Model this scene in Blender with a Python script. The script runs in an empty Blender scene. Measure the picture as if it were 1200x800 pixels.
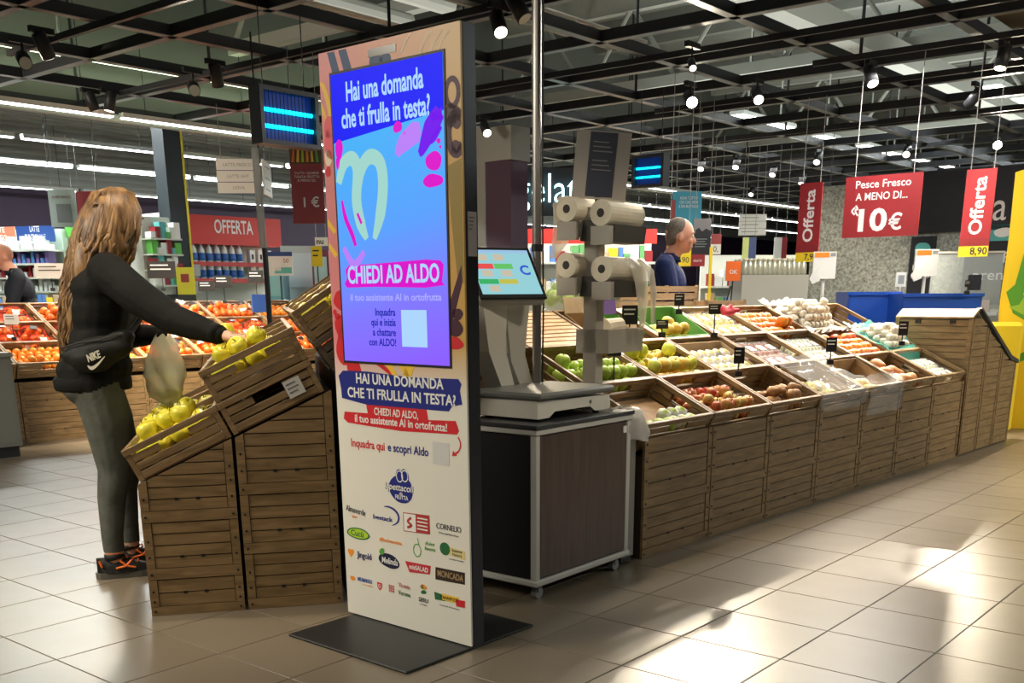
import bpy, bmesh, math, random
from mathutils import Vector, Matrix, Euler
from mathutils.bvhtree import BVHTree
random.seed(7)
sc = bpy.context.scene
COL = sc.collection
R = math.radians
# ------------------------------------------------------------------ camera
CAM_H = 1.26; FPX = 1204.0; PCX = 600.0; PCY = 697.0
TILT = math.atan(353/1204.0); ROLL = R(0.4)
cd_ = bpy.data.cameras.new('camera'); cam = bpy.data.objects.new('camera', cd_); COL.objects.link(cam)
cd_.sensor_fit = 'HORIZONTAL'; cd_.sensor_width = 36.0; cd_.lens = FPX*36/1200
cd_.shift_y = (PCY-400)/1200.0; cd_.clip_end = 200; cd_.clip_start = .05
cam.matrix_world = Matrix.Translation((0, 0, CAM_H)) @ Matrix.Rotation(math.pi/2-TILT, 4, 'X') @ Matrix.Rotation(-ROLL, 4, 'Z')
sc.camera = cam
# ------------------------------------------------------------------ colour management, world
sc.view_settings.view_transform = 'Standard'; sc.view_settings.look = 'None'
sc.view_settings.gamma = 1.0; sc.view_settings.use_curve_mapping = False
sc.view_settings.exposure = 0.5
wd = bpy.data.worlds.new('world'); sc.world = wd; wd.use_nodes = True
wd.node_tree.nodes['Background'].inputs[0].default_value = (.9, .95, 1, 1)
wd.node_tree.nodes['Background'].inputs[1].default_value = .05

# directions of the shop floor: B runs right-and-away, A runs right-and-near
TH = R(50.3)
EB = Vector((math.cos(TH), math.sin(TH), 0)); EA = Vector((math.sin(TH), -math.cos(TH), 0))
def AB(a, b, z=0): return EA*a + EB*b + Vector((0, 0, z))

def area(name, loc, sx, sy, power, col, rot=(0, 0, 0)):
    l = bpy.data.lights.new(name, 'AREA'); l.shape = 'RECTANGLE'; l.size = sx; l.size_y = sy
    l.energy = power; l.color = col
    o = bpy.data.objects.new(name, l); COL.objects.link(o); o.location = loc; o.rotation_euler = rot
    return o
# added fill for the shop, shaped as thin LED strips along B
for a_, b_, p_ in ((-13.5, 9, 650), (-13.5, 22, 1000), (-5, 17, 520), (3.5, 12, 420)):
    area('fill_light', AB(a_, b_, 3.9), .22, 7, p_, (.94, 1, .97), (0, 0, TH-math.pi/2))
# added front fill, over and behind the photographer
area('fill_light', AB(-5.2, -.6, 3.05), 2.4, 2.4, 195, (1, .92, .76), (0, 0, TH-math.pi/2))
area('fill_light', AB(-.6, .4, 3.05), 2.4, 2.4, 34, (1, .92, .78), (0, 0, TH-math.pi/2))
area('fill_light', (2.3, 8.0, 3.02), .22, 2.6, 45, (1, .95, .86), (0, 0, TH-math.pi/2))  # added fill shaped as a thin LED strip over the right island
area('fill_light', (3.4, 9.6, 3.02), .22, 2.6, 60, (1, .96, .9), (0, 0, TH-math.pi/2))  # added strip of fill for the end unit and fish counters
# added up-facing fill brightening the roof deck
for a_, b_, p_ in ((-6, 7, 90), (0, 8, 130), (-6, 17, 160), (1, 18, 160)):
    area('deck_fill', AB(a_, b_, 3.5), 5, 9, p_, (.93, 1, .93), (math.pi, 0, TH-math.pi/2))

# ------------------------------------------------------------------ pixel helpers (photo frame 1200x800)
def ray(x, y):
    u = (x-PCX)/FPX; v = -(y-PCY)/FPX; c, s = math.cos(ROLL), math.sin(ROLL)
    ur = u*c+v*s; vr = -u*s+v*c
    return Vector((ur, math.cos(TILT)+vr*math.sin(TILT), -math.sin(TILT)+vr*math.cos(TILT)))
def W(x, y, Y):
    d = ray(x, y); return Vector((0, 0, CAM_H)) + d*(Y/d.y)
def GZ(x, y, z=0.0):
    d = ray(x, y); return Vector((0, 0, CAM_H)) + d*((z-CAM_H)/d.z)
def INP(P0, ang, x, y):
    n = Vector((math.cos(ang), math.sin(ang), 0)); m = Vector((-n.y, n.x, 0))
    d = ray(x, y); k = (P0.xy.dot(m.xy))/(d.xy.dot(m.xy)); P = Vector((0, 0, CAM_H))+d*k
    return (P.xy-P0.xy).dot(n.xy), P.z, P

# ------------------------------------------------------------------ materials
MATS = {}
def mat(name, col, rough=.5, metal=0, emit=None, es=1.0, alpha=1.0, trans=0, coat=0, var=0, vs=8, bump=0, bs=40, stretch=(1, 1, 1), spec=.5, sub=0, ior=1.45):
    if name in MATS: return MATS[name]
    m = bpy.data.materials.new(name); m.use_nodes = True; nt = m.node_tree
    b = nt.nodes['Principled BSDF']
    b.inputs['Base Color'].default_value = (*col, 1); b.inputs['Roughness'].default_value = rough
    b.inputs['Metallic'].default_value = metal; b.inputs['Alpha'].default_value = alpha
    b.inputs['Transmission Weight'].default_value = trans; b.inputs['IOR'].default_value = ior
    b.inputs['Coat Weight'].default_value = coat; b.inputs['Specular IOR Level'].default_value = spec
    if sub: b.inputs['Subsurface Weight'].default_value = sub; b.inputs['Subsurface Radius'].default_value = (.02, .01, .005)
    if emit: b.inputs['Emission Color'].default_value = (*emit, 1); b.inputs['Emission Strength'].default_value = es
    if var or bump:
        tc = nt.nodes.new('ShaderNodeTexCoord'); mp = nt.nodes.new('ShaderNodeMapping'); mp.inputs['Scale'].default_value = stretch
        nt.links.new(tc.outputs['Object'], mp.inputs[0])
    if var:
        oi = nt.nodes.new('ShaderNodeObjectInfo')
        n = nt.nodes.new('ShaderNodeTexNoise'); n.noise_dimensions = '4D'; n.inputs['Scale'].default_value = vs; n.inputs['Detail'].default_value = 4
        nt.links.new(mp.outputs[0], n.inputs['Vector'])
        ml = nt.nodes.new('ShaderNodeMath'); ml.operation = 'MULTIPLY'; ml.inputs[1].default_value = 37; nt.links.new(oi.outputs['Random'], ml.inputs[0]); nt.links.new(ml.outputs[0], n.inputs['W'])
        rp = nt.nodes.new('ShaderNodeMapRange'); rp.inputs['From Min'].default_value = .3; rp.inputs['From Max'].default_value = .7
        rp.inputs['To Min'].default_value = 1-var; rp.inputs['To Max'].default_value = 1+var; nt.links.new(n.outputs['Fac'], rp.inputs['Value'])
        hv = nt.nodes.new('ShaderNodeHueSaturation'); hv.inputs['Color'].default_value = (*col, 1); nt.links.new(rp.outputs[0], hv.inputs['Value']); nt.links.new(hv.outputs[0], b.inputs['Base Color'])
    if bump:
        n2 = nt.nodes.new('ShaderNodeTexNoise'); n2.inputs['Scale'].default_value = bs; n2.inputs['Detail'].default_value = 3; nt.links.new(mp.outputs[0], n2.inputs['Vector'])
        bp = nt.nodes.new('ShaderNodeBump'); bp.inputs['Strength'].default_value = bump; bp.inputs['Distance'].default_value = .01
        nt.links.new(n2.outputs['Fac'], bp.inputs['Height']); nt.links.new(bp.outputs[0], b.inputs['Normal'])
    MATS[name] = m; return m
def mix2(name, c1, c2, scale=6, lo=.4, hi=.6, rough=.35, bump=0, sub=0, perobj=.0, coat=0):
    """two-colour blotchy skin for fruit; perobj shifts the balance from fruit to fruit"""
    if name in MATS: return MATS[name]
    m = bpy.data.materials.new(name); m.use_nodes = True; nt = m.node_tree; b = nt.nodes['Principled BSDF']
    b.inputs['Roughness'].default_value = rough; b.inputs['Coat Weight'].default_value = coat
    tc = nt.nodes.new('ShaderNodeTexCoord'); n = nt.nodes.new('ShaderNodeTexNoise'); n.noise_dimensions = '4D'; n.inputs['Scale'].default_value = scale; n.inputs['Detail'].default_value = 3
    oi = nt.nodes.new('ShaderNodeObjectInfo'); nt.links.new(tc.outputs['Object'], n.inputs['Vector'])
    ml = nt.nodes.new('ShaderNodeMath'); ml.operation = 'MULTIPLY'; ml.inputs[1].default_value = 29; nt.links.new(oi.outputs['Random'], ml.inputs[0]); nt.links.new(ml.outputs[0], n.inputs['W'])
    ad = nt.nodes.new('ShaderNodeMath'); ad.operation = 'MULTIPLY_ADD'; ad.inputs[1].default_value = perobj; nt.links.new(oi.outputs['Random'], ad.inputs[0]); nt.links.new(n.outputs['Fac'], ad.inputs[2])
    cr = nt.nodes.new('ShaderNodeValToRGB'); cr.color_ramp.elements[0].position = lo; cr.color_ramp.elements[1].position = hi
    cr.color_ramp.elements[0].color = (*c1, 1); cr.color_ramp.elements[1].color = (*c2, 1)
    nt.links.new(ad.outputs[0], cr.inputs[0]); nt.links.new(cr.outputs[0], b.inputs['Base Color'])
    MATS[name] = m; return m
def wood(name, c1, c2, rough=.55, scale=3, stretch=(1, 1, 14), bump=.25):
    if name in MATS: return MATS[name]
    m = bpy.data.materials.new(name); m.use_nodes = True; nt = m.node_tree; b = nt.nodes['Principled BSDF']
    b.inputs['Roughness'].default_value = rough
    tc = nt.nodes.new('ShaderNodeTexCoord'); mp = nt.nodes.new('ShaderNodeMapping'); mp.inputs['Scale'].default_value = stretch
    nt.links.new(tc.outputs['Object'], mp.inputs[0])
    oi = nt.nodes.new('ShaderNodeObjectInfo'); ml = nt.nodes.new('ShaderNodeMath'); ml.operation = 'MULTIPLY'; ml.inputs[1].default_value = 43; nt.links.new(oi.outputs['Random'], ml.inputs[0])
    n = nt.nodes.new('ShaderNodeTexNoise'); n.noise_dimensions = '4D'; n.inputs['Scale'].default_value = scale; n.inputs['Detail'].default_value = 6; n.inputs['Distortion'].default_value = .8
    nt.links.new(mp.outputs[0], n.inputs['Vector']); nt.links.new(ml.outputs[0], n.inputs['W'])
    cr = nt.nodes.new('ShaderNodeValToRGB'); cr.color_ramp.elements[0].position = .33; cr.color_ramp.elements[1].position = .66
    cr.color_ramp.elements[0].color = (*c1, 1); cr.color_ramp.elements[1].color = (*c2, 1); nt.links.new(n.outputs['Fac'], cr.inputs[0]); nt.links.new(cr.outputs[0], b.inputs['Base Color'])
    bp = nt.nodes.new('ShaderNodeBump'); bp.inputs['Strength'].default_value = bump; bp.inputs['Distance'].default_value = .004
    nt.links.new(n.outputs['Fac'], bp.inputs['Height']); nt.links.new(bp.outputs[0], b.inputs['Normal'])
    MATS[name] = m; return m

# ------------------------------------------------------------------ mesh builders
class MB:
    def __init__(s): s.v = []; s.f = []; s.mi = []
    def add(s, vs, fs, mi=0):
        o = len(s.v); s.v += [tuple(v) for v in vs]; s.f += [tuple(i+o for i in f) for f in fs]; s.mi += [mi]*len(fs); return s
    def box(s, x0, x1, y0, y1, z0, z1, M=None, mi=0, bev=0):
        if bev:
            bm = bmesh.new(); bmesh.ops.create_cube(bm, size=1)
            for v in bm.verts: v.co = Vector(((x0+x1)/2+v.co.x*(x1-x0), (y0+y1)/2+v.co.y*(y1-y0), (z0+z1)/2+v.co.z*(z1-z0)))
            bmesh.ops.bevel(bm, geom=bm.edges[:], offset=bev, segments=1, affect='EDGES')
            bm.verts.index_update(); vs = [v.co.copy() for v in bm.verts]; fs = [[v.index for v in f.verts] for f in bm.faces]; bm.free()
        else:
            vs = [Vector(p) for p in ((x0,y0,z0),(x1,y0,z0),(x1,y1,z0),(x0,y1,z0),(x0,y0,z1),(x1,y0,z1),(x1,y1,z1),(x0,y1,z1))]
            fs = [(0,3,2,1),(4,5,6,7),(0,1,5,4),(1,2,6,5),(2,3,7,6),(3,0,4,7)]
        if M is not None: vs = [M @ v for v in vs]
        return s.add(vs, fs, mi)
    def prism(s, pts, z0, z1, axis='z', mi=0):
        """polygon pts (2d) extruded; axis 'z': (x,y) ; 'y': pts are (x,z) extruded along y ; 'x': pts are (y,z) extruded along x"""
        n = len(pts)
        def P(p, h): return (p[0], p[1], h) if axis == 'z' else ((p[0], h, p[1]) if axis == 'y' else (h, p[0], p[1]))
        vs = [P(p, z0) for p in pts]+[P(p, z1) for p in pts]
        fs = [tuple(range(n))[::-1], tuple(range(n, 2*n))]+[(i, (i+1) % n, n+(i+1) % n, n+i) for i in range(n)]
        return s.add(vs, fs, mi)
    def tube(s, p0, p1, r0, r1=None, n=12, caps=True, mi=0):
        r1 = r0 if r1 is None else r1; p0 = Vector(p0); p1 = Vector(p1); d = (p1-p0).normalized()
        a = d.orthogonal().normalized(); b = d.cross(a)
        vs = [p0+(a*math.cos(t)+b*math.sin(t))*r0 for t in (2*math.pi*i/n for i in range(n))]+[p1+(a*math.cos(t)+b*math.sin(t))*r1 for t in (2*math.pi*i/n for i in range(n))]
        fs = [(i, (i+1) % n, n+(i+1) % n, n+i) for i in range(n)]
        if caps: fs += [tuple(range(n))[::-1], tuple(range(n, 2*n))]
        return s.add(vs, fs, mi)
    def path(s, pts, r, n=6, mi=0):
        pts = [Vector(p) for p in pts]; rings = []
        up = Vector((.31, .21, .93))
        for i, p in enumerate(pts):
            d = (pts[min(i+1, len(pts)-1)]-pts[max(i-1, 0)]).normalized(); a = d.cross(up)
            a = a.normalized() if a.length > 1e-4 else d.orthogonal().normalized(); b = d.cross(a)
            rr = r[i] if isinstance(r, (list, tuple)) else r
            rings.append([p+(a*math.cos(t)+b*math.sin(t))*rr for t in (2*math.pi*k/n for k in range(n))])
        vs = [v for q in rings for v in q]; fs = []
        for i in range(len(pts)-1):
            for k in range(n): fs.append((i*n+k, i*n+(k+1) % n, (i+1)*n+(k+1) % n, (i+1)*n+k))
        fs += [tuple(range(n))[::-1], tuple(range(len(vs)-n, len(vs)))]
        return s.add(vs, fs, mi)
    def lathe(s, prof, n=16, M=None, mi=0):
        vs = []; fs = []
        for (r, z) in prof:
            for k in range(n): t = 2*math.pi*k/n; vs.append(Vector((r*math.cos(t), r*math.sin(t), z)))
        for i in range(len(prof)-1):
            for k in range(n): fs.append((i*n+k, i*n+(k+1) % n, (i+1)*n+(k+1) % n, (i+1)*n+k))
        if prof[0][0] > 1e-4: fs.append(tuple(range(n))[::-1])
        if prof[-1][0] > 1e-4: fs.append(tuple(range((len(prof)-1)*n, len(prof)*n)))
        if M is not None: vs = [M @ v for v in vs]
        return s.add(vs, fs, mi)
    def sphere(s, c, r, n=12, m=8, mi=0, sc_=(1, 1, 1), M=None):
        c = Vector(c); prof = [(max(1e-5, math.sin(math.pi*i/m)), -math.cos(math.pi*i/m)) for i in range(m+1)]
        T = Matrix.Translation(c) @ (M or Matrix.Identity(4)) @ Matrix.Diagonal((r*sc_[0], r*sc_[1], r*sc_[2], 1))
        return s.lathe(prof, n, T, mi)
    def mesh(s, name, mats=None, smooth=False):
        me = bpy.data.meshes.new(name); me.from_pydata(s.v, [], s.f)
        if mats:
            for m in (mats if isinstance(mats, (list, tuple)) else [mats]): me.materials.append(m)
        if any(s.mi): me.polygons.foreach_set('material_index', s.mi)
        me.validate(); 
        if smooth: me.shade_smooth()
        return me
    def obj(s, name, m, parent=None, smooth=False):
        return put(name, s.mesh(name, m, smooth), parent)
def put(name, me, parent=None, loc=None, rot=None):
    o = bpy.data.objects.new(name, me); COL.objects.link(o)
    if parent is not None: o.parent = parent
    if loc is not None: o.location = loc
    if rot is not None: o.rotation_euler = rot
    return o
def tag(o, label, cat, group=None):
    o['label'] = label; o['category'] = cat
    if group: o['group'] = group
    return o
def thing(name, label, cat, loc=(0, 0, 0), rz=0, group=None, rx=0):
    o = bpy.data.objects.new(name, None); COL.objects.link(o); o.location = loc; o.rotation_euler = (rx, 0, rz); o.empty_display_size = .1
    return tag(o, label, cat, group)
def struct(o, label=None):
    o['kind'] = 'structure'
    if label: o['label'] = label; 
    return o
def textmesh(s, size, m, width=None, bold=0.0, extrude=.0006, align='CENTER', shear=0.0, space=1.0, line=1.0, height_fit=None):
    cu = bpy.data.curves.new('t', 'FONT'); cu.body = s; cu.size = 1.0; cu.align_x = align; cu.align_y = 'CENTER'; cu.offset = bold; cu.extrude = .001
    cu.shear = shear; cu.space_character = space; cu.space_line = line; cu.resolution_u = 3
    o = bpy.data.objects.new('t', cu)
    me = bpy.data.meshes.new_from_object(o); bpy.data.objects.remove(o); bpy.data.curves.remove(cu)
    xs = [v.co.x for v in me.vertices]
    if not xs: return me
    w = max(xs)-min(xs); sx = size; 
    if width: sx = width/w
    cx = (max(xs)+min(xs))/2 if align == 'CENTER' else (min(xs) if align == 'LEFT' else max(xs))
    for v in me.vertices:
        x, y, z = v.co; v.co = ((x-cx)*sx, -(extrude if z > 0 else 0), y*size)
    me.materials.clear(); me.materials.append(m); return me
def text(s, size, m, parent, x, z, y=0, name='lettering', **k):
    """lettering on a face that looks along local -y"""
    rot = k.pop('rot', 0)
    me = textmesh(s, size, m, **k); me.name = name
    o = put(name, me, parent, (x, y, z)); o.rotation_euler = (0, -rot, 0); return o
def flat(name, pts, y, m, parent, th=.0005):
    return MB().prism(pts, y, y-th, 'y').obj(name, m, parent)
def blob(cx, cz, rx, rz, rot=0, seed=0, wob=.12, n=20):
    rr = random.Random(seed); ph = [rr.uniform(0, 6.28) for _ in range(3)]; out = []
    for i in range(n):
        t = 2*math.pi*i/n; w = 1+wob*(math.sin(2*t+ph[0])*.5+math.sin(3*t+ph[1])*.4+math.sin(5*t+ph[2])*.2)
        x = rx*w*math.cos(t); z = rz*w*math.sin(t); out.append((cx+x*math.cos(rot)-z*math.sin(rot), cz+x*math.sin(rot)+z*math.cos(rot)))
    return out
def ribbon(name, pts, w, y, m, parent, th=.0005):
    """brush stroke along a polyline (x,z)"""
    if 3 <= len(pts) <= 8:      # Catmull-Rom smoothing
        q = []; wq = []; ws_ = list(w) if isinstance(w, (list, tuple)) else [w]*len(pts); K_ = 6
        for i in range(len(pts)-1):
            p0, p1, p2, p3 = pts[max(i-1, 0)], pts[i], pts[i+1], pts[min(i+2, len(pts)-1)]
            for k in range(K_):
                t = k/K_; q.append(tuple(.5*(2*p1[c]+(p2[c]-p0[c])*t+(2*p0[c]-5*p1[c]+4*p2[c]-p3[c])*t*t+(3*p1[c]-p0[c]-3*p2[c]+p3[c])*t**3) for c in (0, 1))); wq.append(ws_[i]+(ws_[i+1]-ws_[i])*t)
        q.append(pts[-1]); wq.append(ws_[-1]); pts, w = q, wq
    n = len(pts); L = []; Rr = []
    for i, p in enumerate(pts):
        a = pts[max(i-1, 0)]; b = pts[min(i+1, n-1)]; dx, dz = b[0]-a[0], b[1]-a[1]; l = math.hypot(dx, dz) or 1
        ww = (w[i] if isinstance(w, (list, tuple)) else w)/2
        L.append((p[0]-dz/l*ww, p[1]+dx/l*ww)); Rr.append((p[0]+dz/l*ww, p[1]-dx/l*ww))
    mb = MB(); vs = [(q[0], y-th, q[1]) for q in L]+[(q[0], y-th, q[1]) for q in Rr]
    mb.add(vs, [(i, n+i, n+i+1, i+1) for i in range(n-1)]); return mb.obj(name, m, parent)
def arc(cx, cz, rx, rz, t0, t1, n=14): return [(cx+rx*math.cos(R(t0+(t1-t0)*i/n)), cz+rz*math.sin(R(t0+(t1-t0)*i/n))) for i in range(n+1)]
def bez(p, n=12):
    out = []
    for i in range(n+1):
        t = i/n; q = [Vector(a) for a in p]
        while len(q) > 1: q = [q[k].lerp(q[k+1], t) for k in range(len(q)-1)]
        out.append(tuple(q[0]))
    return out
def copy_tree(o, parent=None):
    c = o.copy(); COL.objects.link(c); c.parent = parent
    for ch in o.children: copy_tree(ch, c)
    return c
white_plastic = mat('white_plastic', (.72, .72, .68), .4)
black_plastic = mat('black_plastic', (.012, .012, .014), .45)
dark_metal = mat('dark_metal', (.015, .016, .019), .5, .2)
# =================================================================== SETTING
# ---- floor: grout bed with tiles laid along A and B
grout = mat('grout', (.05, .042, .035), .8)
fl = struct(MB().box(-30, 30, -8, 50, -.06, -.004).obj('floor', grout))
def tile_mat():
    m = bpy.data.materials.new('floor_tile'); m.use_nodes = True; nt = m.node_tree; b = nt.nodes['Principled BSDF']
    oi = nt.nodes.new('ShaderNodeObjectInfo'); tc = nt.nodes.new('ShaderNodeTexCoord')
    n = nt.nodes.new('ShaderNodeTexNoise'); n.inputs['Scale'].default_value = 2.2; n.inputs['Detail'].default_value = 5; nt.links.new(tc.outputs['Object'], n.inputs['Vector'])
    a = nt.nodes.new('ShaderNodeMath'); a.operation = 'MULTIPLY_ADD'; a.inputs[1].default_value = .25; nt.links.new(oi.outputs['Random'], a.inputs[0]); nt.links.new(n.outputs['Fac'], a.inputs[2])
    cr = nt.nodes.new('ShaderNodeValToRGB'); cr.color_ramp.elements[0].position = .3; cr.color_ramp.elements[1].position = .9
    cr.color_ramp.elements[0].color = (.165, .132, .092, 1); cr.color_ramp.elements[1].color = (.19, .153, .108, 1)
    nt.links.new(a.outputs[0], cr.inputs[0]); nt.links.new(cr.outputs[0], b.inputs['Base Color'])
    n2 = nt.nodes.new('ShaderNodeTexNoise'); n2.inputs['Scale'].default_value = 5; n2.inputs['Detail'].default_value = 4; nt.links.new(tc.outputs['Object'], n2.inputs['Vector'])
    mr = nt.nodes.new('ShaderNodeMapRange'); mr.inputs['To Min'].default_value = .27; mr.inputs['To Max'].default_value = .40; nt.links.new(n2.outputs['Fac'], mr.inputs['Value']); nt.links.new(mr.outputs[0], b.inputs['Roughness'])
    return m
TM = tile_mat(); TP = .408; A0 = -3.512; B0 = 2.052
def tile_verts(c, h=TP/2-.0022, ch=.0015):
    out = []
    for hh, z in ((h, -.004), (h, -.0015), (h-ch, 0)):
        for sa, sb in ((-1, -1), (1, -1), (1, 1), (-1, 1)): out.append(c+EA*(sa*hh)+EB*(sb*hh)+Vector((0, 0, z)))
    return out
TF = [(8, 9, 10, 11)]+[(i, (i+1) % 4, 4+(i+1) % 4, 4+i) for i in range(4)]+[(4+i, 4+(i+1) % 4, 8+(i+1) % 4, 8+i) for i in range(4)]
tiles = []
for i in range(-75, 60):
    for j in range(-22, 110):
        c = EA*(A0+(i+.5)*TP)+EB*(B0+(j+.5)*TP)
        if c.y < -5 or c.y > 45 or abs(c.x) > 26: continue
        d = math.hypot(c.x, c.y)
        vis = c.y > 2.6 and abs(c.x)/c.y < .56
        tiles.append(((d if vis else 1e3+d), c))
tiles.sort(key=lambda t: t[0])
tme = MB().add(tile_verts(Vector()), TF).mesh('floor_tile', TM)
for _, c in tiles[:300]: put('floor_tile', tme, fl, c)
rest = MB()
for _, c in tiles[300:]: rest.add([v for v in tile_verts(c)[8:]], [(0, 1, 2, 3)])
ro = rest.obj('floor_tiles', TM, fl); ro['kind'] = 'stuff'

# ---- ceiling deck and open black grid
deck = mat('ceiling_deck', (.16, .17, .155), .8, var=.25, vs=1.2)
ce = struct(MB().box(-30, 30, -8, 50, 5.3, 5.4).obj('ceiling', deck))
rib = mat('deck_rib', (.20, .21, .19), .7)
GZc = 3.16; SP = 1.18
beamm = mat('grid_black', (.010, .011, .015), .55); flm = mat('grid_flange', (.16, .17, .17), .4, .5)
def beam(p0, p1, w=.055, h=.085, fl_=True, z=GZc, par=ce):
    L = (p1-p0).length; ang = math.atan2((p1-p0).y, (p1-p0).x)
    o = put('grid_beam', MB().box(0, L, -w/2, w/2, .004, h).mesh('grid_beam', beamm), par, (p0.x, p0.y, z), (0, 0, ang))
    if fl_: put('beam_flange', MB().box(0, L, -w/2-.010, w/2+.010, 0, .0045).mesh('beam_flange', flm), o)
alines = [-4.04+SP*k for k in range(-6, 9)]
for a in alines: beam(AB(a, -6 if a > -9 else 0), AB(a, 44))
blines = [7.43+1.165*k for k in range(-11, 30)]
for b in blines: beam(AB(-11.2, b), AB(6.0, b))
for b, a0, a1 in ((4.46, -8.9, -5.0), (5.96, -10.0, -3.2), (8.05, -8.7, 1.0), (9.15, -4.2, 1.5), (10.3, -6.5, 2), (12.7, -8, 2), (15, -8, 3)):
    beam(AB(a0, b), AB(a1, b), .035, .05, False, GZc-.055)           # lighting tracks slung under the grid
# hanger rods from deck to grid
rod = MB().box(-.012, .012, -.012, .012, GZc+.06, 5.3).mesh('hanger_rod', beamm)
for a in alines[::2]:
    for b in blines[1::3]: put('hanger_rod', rod, ce, AB(a, b))
# deck ribs and trusses
for k in range(34):
    b = -4+k*1.25; L = 30
    put('deck_rib', MB().box(-24, 12, -.06, .06, 5.18, 5.3).mesh('deck_rib', rib), ce, AB(0, b), (0, 0, TH-math.pi/2))
steel = mat('truss_steel', (.34, .35, .32), .6)
def truss(b, a0, a1, z0=3.95, z1=4.95):
    t = thing('roof_truss', '', 'truss'); M = MB()
    p0, p1 = AB(a0, b), AB(a1, b); ang = math.atan2((p1-p0).y, (p1-p0).x); L = (p1-p0).length
    t.location = p0; t.rotation_euler = (0, 0, ang)
    MB().box(0, L, -.07, .07, z0, z0+.13).obj('bottom_chord', steel, t); MB().box(0, L, -.07, .07, z1, z1+.36).obj('top_chord', steel, t)
    n = int(L/1.5); st = L/n
    for i in range(n):
        MB().tube((i*st, 0, z0+.06), (i*st+st/2, 0, z1+.06), .03, n=6).obj('diagonal_brace', steel, t)
        MB().tube((i*st+st/2, 0, z1+.06), (i*st+st, 0, z0+.06), .03, n=6).obj('diagonal_brace', steel, t)
    return t
for b, lab in ((8.2, 'pale grey steel roof truss nearest the camera above the black grid'), (13.2, 'pale grey roof truss second from the camera above the grid'), (19.5, 'pale grey roof truss far back over the shop')):
    tag(truss(b, -11, 10), lab, 'truss', 'roof trusses')
# big ducts and a cable tray
duct = mat('duct_white', (.46, .46, .42), .5)
tag(MB().box(-.14, .14, -9, 6, 3.72, 3.95, Matrix.Translation(AB(-4.9, 9.2)) @ Matrix.Rotation(TH+math.pi/2-math.pi/2+math.pi/2, 4, 'Z')).obj('ventilation_duct', duct), 'long pale rectangular duct crossing above the black ceiling grid', 'duct')
tb = thing('pipe_bundle', 'bundle of pale pipes above the grid at upper left', 'pipes')
for k, (dz, r) in enumerate(((3.55, .07), (3.7, .05), (3.62, .09), (3.85, .06))):
    MB().tube(AB(-7.1+k*.24, 1.5, dz), AB(-7.1+k*.24, 7.2, dz), r, n=10).obj('pipe', duct, tb)
tr = thing('cable_tray', 'ladder cable tray above the grid behind the screen totem', 'cable tray')
for s in (-1, 1): MB().tube(AB(-6.0+s*.2, 3.6, 3.5), AB(-6.0+s*.2, 9, 3.5), .018, n=6).obj('side_rail', duct, tr)
for k in range(26): MB().tube(AB(-6.2, 3.7+k*.2, 3.5), AB(-5.8, 3.7+k*.2, 3.5), .012, n=5).obj('rung', duct, tr)
brown = mat('brown_panel', (.075, .058, .042), .7)
for a, b, la, lb, lab in ((-2.35, 9.9, 1.0, 2.2, 'brown acoustic ceiling panel at the upper right corner'), (-1.17, 8.2, 1.0, 2.2, 'brown acoustic ceiling panel just right of the other corner panel'),
                          (-5.8, 4.9, 1.1, 1.1, 'brown acoustic ceiling panel right above the screen totem'), (-4.65, 5.6, 1.1, 1.4, 'brown acoustic ceiling panel above the pole and spotlights')):
    tag(MB().box(-la/2, la/2, -lb/2, lb/2, 3.34, 3.38, Matrix.Translation(AB(a, b)) @ Matrix.Rotation(TH-math.pi/2, 4, 'Z')).obj('ceiling_panel', brown), lab, 'ceiling panel', 'brown ceiling panels')
# bulkhead at the left edge of the grid, corrugated ceiling over the cold aisle
bulk = mat('bulkhead', (.11, .12, .108), .35, var=.12, vs=.8)
MRB = Matrix.Rotation(TH-math.pi/2, 4, 'Z')      # local x -> A, local y -> B
struct(MB().box(-.06, .06, -4, 44, 3.20, 5.3, Matrix.Translation(AB(-11.35, 0)) @ MRB).obj('trim_1', bulk), 'grey ceiling bulkhead over the cold aisle')
pale = mat('pale_band', (.42, .44, .40), .6)
struct(MB().box(-.05, .08, -4, 44, 3.13, 3.21, Matrix.Translation(AB(-11.38, 0)) @ MRB).obj('trim_2', pale))
struct(MB().box(-8.2, 0, -4, 44, 4.3, 4.36, Matrix.Translation(AB(-11.5, 0)) @ MRB).obj('trim_3', pale))
corr = mat('corrugated', (.30, .32, .30), .5)
for k in range(20):
    struct(MB().box(-.08, .08, -4, 44, 4.22, 4.3, Matrix.Translation(AB(-19.0+k*.36, 0)) @ MRB).obj('trim_%d' % (4+k), corr))
# walls
purple = mat('wall_purple', (.035, .018, .045), .6); wgrey = mat('wall_grey', (.30, .31, .29), .7)
struct(MB().box(-.1, .1, -8, 46, 0, 3.25, Matrix.Translation(AB(-20, 0)) @ MRB).obj('wall_left', purple))
wl = struct(MB().box(-.1, .08, -8, 46, 3.25, 5.3, Matrix.Translation(AB(-20, 0)) @ MRB).obj('wall_left_upper', wgrey))
for k in range(16): put('corrugation', MB().box(.08, .13, -8, 46, 3.3+k*.12, 3.36+k*.12).mesh('corrugation', corr), wl, AB(-20, 0), (0, 0, TH-math.pi/2))
struct(MB().box(-20, 12, -.1, .1, 0, 5.3, Matrix.Translation(AB(0, 44)) @ MRB).obj('wall_far', purple))
struct(MB().box(-.1, .1, -10, 44, 0, 5.3, Matrix.Translation(AB(12, 0)) @ MRB).obj('wall_right', wgrey))
struct(MB().box(-20, 12, -.1, .1, 0, 5.3, Matrix.Translation(AB(0, -8.2)) @ MRB).obj('wall_back', wgrey))
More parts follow.
